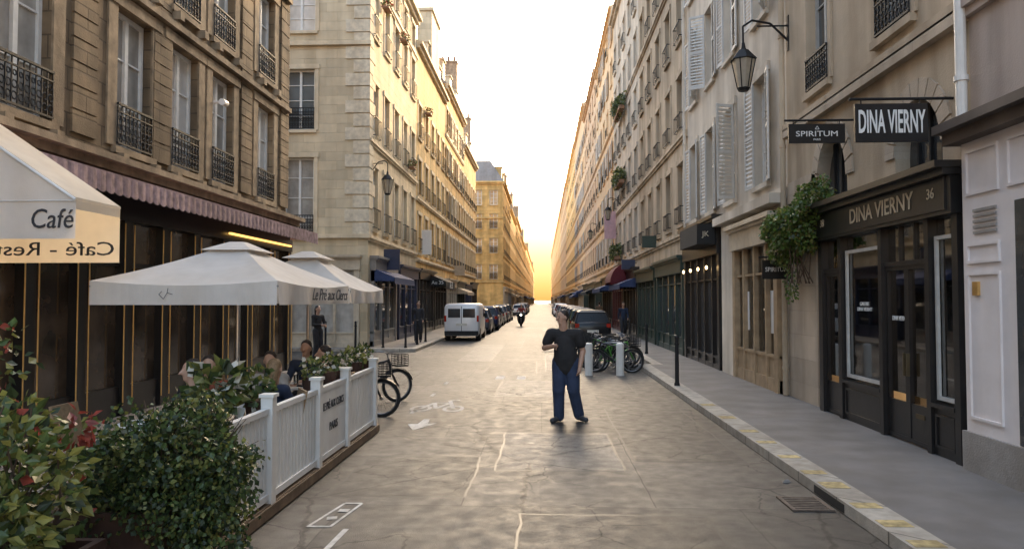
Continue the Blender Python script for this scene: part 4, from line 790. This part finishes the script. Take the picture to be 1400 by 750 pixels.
for i,(x,y,a) in enumerate(((1.95,20.4,172),(2.05,20.8,15),(1.85,21.25,165),(2.1,21.7,8),(1.9,22.1,176),(2.2,22.5,20),(1.85,22.95,168),(2.1,23.4,6),(2.0,23.9,174))):
    o=dup(B0,(x,y,0),a,f'parked bicycle behind the two white bollards, {ORD[i]} row from the camera')
    if i in (1,4): rc(o,lime,('frame','mudguard'))
rk=thing('bicycle_rack','low grey metal hoop rack holding bicycles behind the white bollards','bike rack',(2,21.5,0))
for y in (20.7,21.8,22.9): b=MB(); b.path([(1.6,y,0),(1.6,y,.7),(1.75,y,.8),(2.25,y,.8),(2.4,y,.7),(2.4,y,0)],.024,8); b.build('hoop',chrome,rk)
def bollard(label,x,y,z,h,r,m,group='bollards',plain=False):
    t=thing('bollard',label,'bollard',(x,y,z),group); b=MB(); b.tube((x,y,z),(x,y,z+h),r*1.05,r*(1.05 if plain else .9),16)
    if not plain: b.tube((x,y,z),(x,y,z+.06),r*1.4,r*1.3,14)
    b.build('post',m,t,False); c=MB()
    if not plain: c.tube((x,y,z+h-.16),(x,y,z+h-.12),r*1.2,r*1.2,14)
    c.ell((x,y,z+h),r*1.05,r*1.05,r*(.5 if plain else 1.2)); c.build('cap',m,t)
bollard('thick white bollard left of the parked bicycles',1.22,19.6,0,.82,.1,white,plain=True); bollard('thick white bollard right of the other white one, in front of bicycles',2.05,19.6,0,.82,.1,white,plain=True)
bollard('slim dark bollard at the right kerb past the walking man',2.95,16.3,.125,1.05,.045,iron)
for i,(x,y) in enumerate(((-5.4,28.7),(-6.3,28.7),(-7.4,28.7),(-8.6,28.7),(-5.3,30.8),(-5.3,33))): bollard(f'slim dark bollard at the side street corner, {ORD[i]} counting from the road',x,y,.12,1.0,.045,iron)
for i,y in enumerate((26,31)): bollard(f'slim dark bollard beyond the bicycles on right pavement, {ORD[i]}',3.65,y,.12,1.0,.045,iron)
# ---------------------------------------------------------------- vehicles
red=mat('tail_light_red',(.4,.02,.01),.2); lamp=mat('headlight_glass',(.7,.7,.65),.1); lit=mat('lit_headlight',(1,.9,.7),.2,var=.02,emit=6); plate=mat('number_plate_paint',(.7,.68,.6),.4)
PC=[mat('paint_'+n,c,.3,.1,.05,2,spec=.5) for n,c in (('green',(.03,.055,.02)),('black',(.015,.015,.017)),('silver',(.35,.35,.36)),('grey',(.12,.12,.13)),('white',(.8,.8,.8)),('navy',(.02,.03,.08)),('red',(.25,.02,.02)))]
PN=['dark green','black','silver','grey','white','navy','red']
def loft(b,st,m=0):
    rs=[]
    for y,zb,zt,hw in st: rs.append([V(q) for q in ((-hw*.9,y,zb),(-hw,y,zb+.12),(-hw,y,zt-.16),(-hw*.93,y,zt-.04),(-hw*.75,y,zt),(0,y,zt+.02),(hw*.75,y,zt),(hw*.93,y,zt-.04),(hw,y,zt-.16),(hw,y,zb+.12),(hw*.9,y,zb))])
    b.rings(rs,m)
def wheels(t,hw,y0,y1,r=.31):
    for x in (-hw,hw):
        for y in (y0,y1):
            s=1 if x>0 else -1; w=MB(); w.rings([[V((x+dx*s,y+rr*math.cos(2*math.pi*i/20),r+rr*math.sin(2*math.pi*i/20))) for i in range(20)] for dx,rr in ((-.2,r*.9),(-.17,r),(.0,r),(.03,r*.9))]); o=w.build('wheel',rubber,t)
            c=MB(); c.tube((x+.032*s,y,r),(x+.045*s,y,r),r*.6,r*.55,14); c.build('hubcap',steel,o)
def parked_car():
    t=thing('parked_car','x','car',(0,0,0),'cars parked along both kerbs'); b=MB()
    loft(b,[(-2.03,.34,.78,.72),(-1.98,.27,.92,.8),(-1.7,.22,.98,.86),(-.6,.2,.97,.885),(.7,.2,.96,.885),(1.2,.22,.9,.87),(1.75,.27,.78,.82),(2.0,.33,.66,.7)]); body=b.build('body',PC[1],t,True)
    g=MB(); B=[(-.8,-1.88,.93),(.8,-1.88,.93),(.79,1.05,.92),(-.79,1.05,.92)]; T=[(-.63,-1.45,1.42),(.63,-1.45,1.42),(.62,.15,1.43),(-.62,.15,1.43)]; g.hexa(B,T); g.build('windows',G_car,t)
    r=MB(); r.hexa([(-.65,-1.5,1.4),(.65,-1.5,1.4),(.64,.2,1.41),(-.64,.2,1.41)],[(-.5,-1.35,1.49),(.5,-1.35,1.49),(.5,.05,1.49),(-.5,.05,1.49)])
    for s in (-1,1):
        for (p,q) in ((B[0],T[0]),(B[3],T[3]),((-.8,-.5,.93),(-.635,-.55,1.42))): r.tube((s*abs(p[0])*1.005,p[1],p[2]),(s*abs(q[0])*1.02,q[1],q[2]),.04,.035,6)
        r.box(s*.86,s*.97,.7,.82,.92,1.04)
    r.build('roof',PC[1],t,False); wheels(t,.86,-1.3,1.3)
    for s in (-1,1):
        m=MB(); m.box(s*.62,s*.81,-2.03,-1.86,.72,.9); m.build('tail_light',red,t); m=MB(); m.box(s*.45,s*.72,1.85,2.0,.55,.68); m.build('headlight',lamp,t)
    MB().box(-.26,.26,-2.06,-2.0,.5,.61).build('number_plate',plate,t); MB().box(-.78,.78,-2.08,-1.95,.28,.42).build('bumper',rubber,t); return t
car0=parked_car()
lefts=[(44.5,3),(50,5),(55.4,1),(61,2),(66.3,3),(72,1),(96,4),(102,3),(108,1),(115,2),(122,5)]
rights=[(36,1),(41.4,0),(46.6,3),(52,1),(57.3,5),(62.6,1),(68,2),(73.5,3),(79,1),(84.5,6),(90,4),(97,3),(104,2),(112,1)]
first=True
for side,rows in (('left',lefts),('right',rights)):
    for i,(y,k) in enumerate(rows):
        X=(-3.95 if y<90 else -3.1) if side=='left' else 2.3; lab=f'{PN[k]} car, {ORD[i]} in the {side} parked row '+('beyond the white van' if side=='left' else 'beyond the bicycles')
        if first: o=car0; o.location=(X,y,0); o['label']=lab; first=False
        else: o=dup(car0,(X+uni(-.08,.08),y,0),uni(-1.5,1.5),lab,uni(.97,1.06))
        rc(o,PC[k],('body','roof'))
t=thing('parked_van','small white delivery van parked at the left kerb, rear to the camera','van',(0,0,0)); b=MB()
loft(b,[(-2.1,.35,1.72,.78),(-2.06,.28,1.8,.84),(-1.6,.24,1.83,.87),(.5,.24,1.83,.88),(.75,.24,1.78,.88),(1.35,.26,1.1,.87),(1.9,.3,.95,.8),(2.1,.36,.8,.7)]); b.build('body',PC[4],t,True)
for s in (-1,1): MB().box(s*.06,s*.66,-2.115,-2.09,1.15,1.58).build('rear_window',G_dark,t)
MB().box(-.012,.012,-2.112,-2.09,.5,1.7).build('door_seam',rubber,t)
MB().quad((-.7,.85,1.7),(.7,.85,1.7),(.76,1.38,1.13),(-.76,1.38,1.13)).build('windscreen',G_dark,t)
for s in (-1,1): MB().box(s*.875,s*.89,.0,.9,1.15,1.55).build('side_window',G_dark,t); MB().box(s*.74,s*.84,-2.115,-2.0,.95,1.25).build('tail_light',red,t); MB().box(s*.88,s*1.03,.85,.95,1.1,1.3).build('mirror',rubber,t)
MB().box(-.82,.82,-2.2,-2.05,.3,.5).build('bumper',rubber,t); MB().box(-.27,.27,-2.125,-2.09,.75,.87).build('number_plate',plate,t); wheels(t,.85,-1.4,1.35,.32); t.location=(-3.95,37.6,0)
t=thing('motor_scooter','dark scooter with its rider coming down the middle of the street','scooter',(0,0,0))
for y in (-.62,.62): b=MB(); b.torus((0,0,0),.2,.055,'y'); b.xf(Matrix.Translation((0,y,.25))@Matrix.Rotation(R(90),4,'Z')); b.build('wheel',rubber,t,True)
b=MB(); b.cap((0,.55,.6),(0,.15,.55),.2,.18,12); b.cap((0,.15,.3),(0,-.35,.3),.16,.14,10,1); b.cap((0,-.45,.4),(0,-.42,.95),.24,.17,10); b.cap((0,-.62,.5),(0,-.5,.62),.07,.06,8); b.build('body',black,t,True)
b=MB(); b.path([(-.36,-.3,1.05),(-.15,-.4,1.05),(.15,-.4,1.05),(.36,-.3,1.05)],.025); b.build('handlebar',chrome,t); MB().cap((0,-.6,.88),(0,-.62,.88),.08,.08).build('headlight',lit,t,True); MB().cap((0,.1,.78),(0,.55,.8),.12,.12,10).build('saddle',rubber,t,True)
t.location=(-1.65,56,0)
RIDE=dict(SIT,eR=(-.32,-.2,.8),wR=(-.32,-.45,.78),eL=(.32,-.2,.8),wL=(.32,-.45,.78),kR=(-.24,-.38,.5),kL=(.24,-.38,.5),aR=(-.2,-.3,.1),aL=(.2,-.3,.1),tR=(-.22,-.45,.05),tL=(.22,-.45,.05))
person('scooter rider in red jacket and dark helmet',(-1.65,56.1,.33),0,RIDE,cloth('red_jacket_cloth',(.25,.03,.02)),grey,black,shoeb,.02,2,bk=1.1)
# ---------------------------------------------------------------- light
sunaz,sunel=R(16),R(18)
w=D.worlds.new('World'); SC.world=w; w.use_nodes=True; N=w.node_tree.nodes; L=w.node_tree.links
ST=1.1
sky=N.new('ShaderNodeTexSky'); sky.sky_type='NISHITA'; sky.sun_disc=False; sky.sun_elevation=sunel; sky.sun_rotation=sunaz; sky.air_density=1.0; sky.dust_density=4; sky.ozone_density=1.5
tc=N.new('ShaderNodeTexCoord'); sp=N.new('ShaderNodeSeparateXYZ'); L.new(tc.outputs['Generated'],sp.inputs[0])
def wr(stops):
    cr=N.new('ShaderNodeValToRGB'); e=cr.color_ramp.elements; e[0].position=stops[0][0]; e[0].color=(*stops[0][1],1); e[1].position=stops[-1][0]; e[1].color=(*stops[-1][1],1)
    for p_,c_ in stops[1:-1]: q=e.new(p_); q.color=(*c_,1)
    L.new(sp.outputs[2],cr.inputs[0]); return cr.outputs[0]
fac=wr([(0,(0,)*3),(.06,(.0,)*3),(.12,(.03,)*3),(.2,(.25,)*3),(.3,(1,)*3)])
hor=wr([(0,(.62,.27,.07)),(.02,(.75,.38,.12)),(.045,(.85,.5,.22)),(.08,(.9,.62,.38)),(.13,(1,.8,.6)),(.2,(1,.9,.75))])
sc=N.new('ShaderNodeVectorMath'); sc.operation='SCALE'; sc.inputs[3].default_value=2.2/ST; L.new(hor,sc.inputs[0])
tint=N.new('ShaderNodeMix'); tint.data_type='RGBA'; tint.blend_type='MULTIPLY'; tint.inputs[0].default_value=1; L.new(sky.outputs[0],tint.inputs[6]); tint.inputs[7].default_value=(1.04,.95,.82,1)
mx=N.new('ShaderNodeMix'); mx.data_type='RGBA'; L.new(fac,mx.inputs[0]); L.new(sc.outputs[0],mx.inputs[6]); L.new(tint.outputs[2],mx.inputs[7])
L.new(mx.outputs[2],N['Background'].inputs[0]); N['Background'].inputs[1].default_value=ST
sd=V((math.sin(sunaz)*math.cos(sunel),math.cos(sunaz)*math.cos(sunel),math.sin(sunel)))
sl=D.lights.new('sun','SUN'); sl.energy=5; sl.angle=R(.6); sl.color=(1,.64,.3); so=D.objects.new('sun',sl); C.objects.link(so); so.rotation_euler=sd.to_track_quat('Z','Y').to_euler(); so.location=(0,0,40)
SC.view_settings.view_transform='Standard'; SC.view_settings.look='None'; SC.view_settings.exposure=0
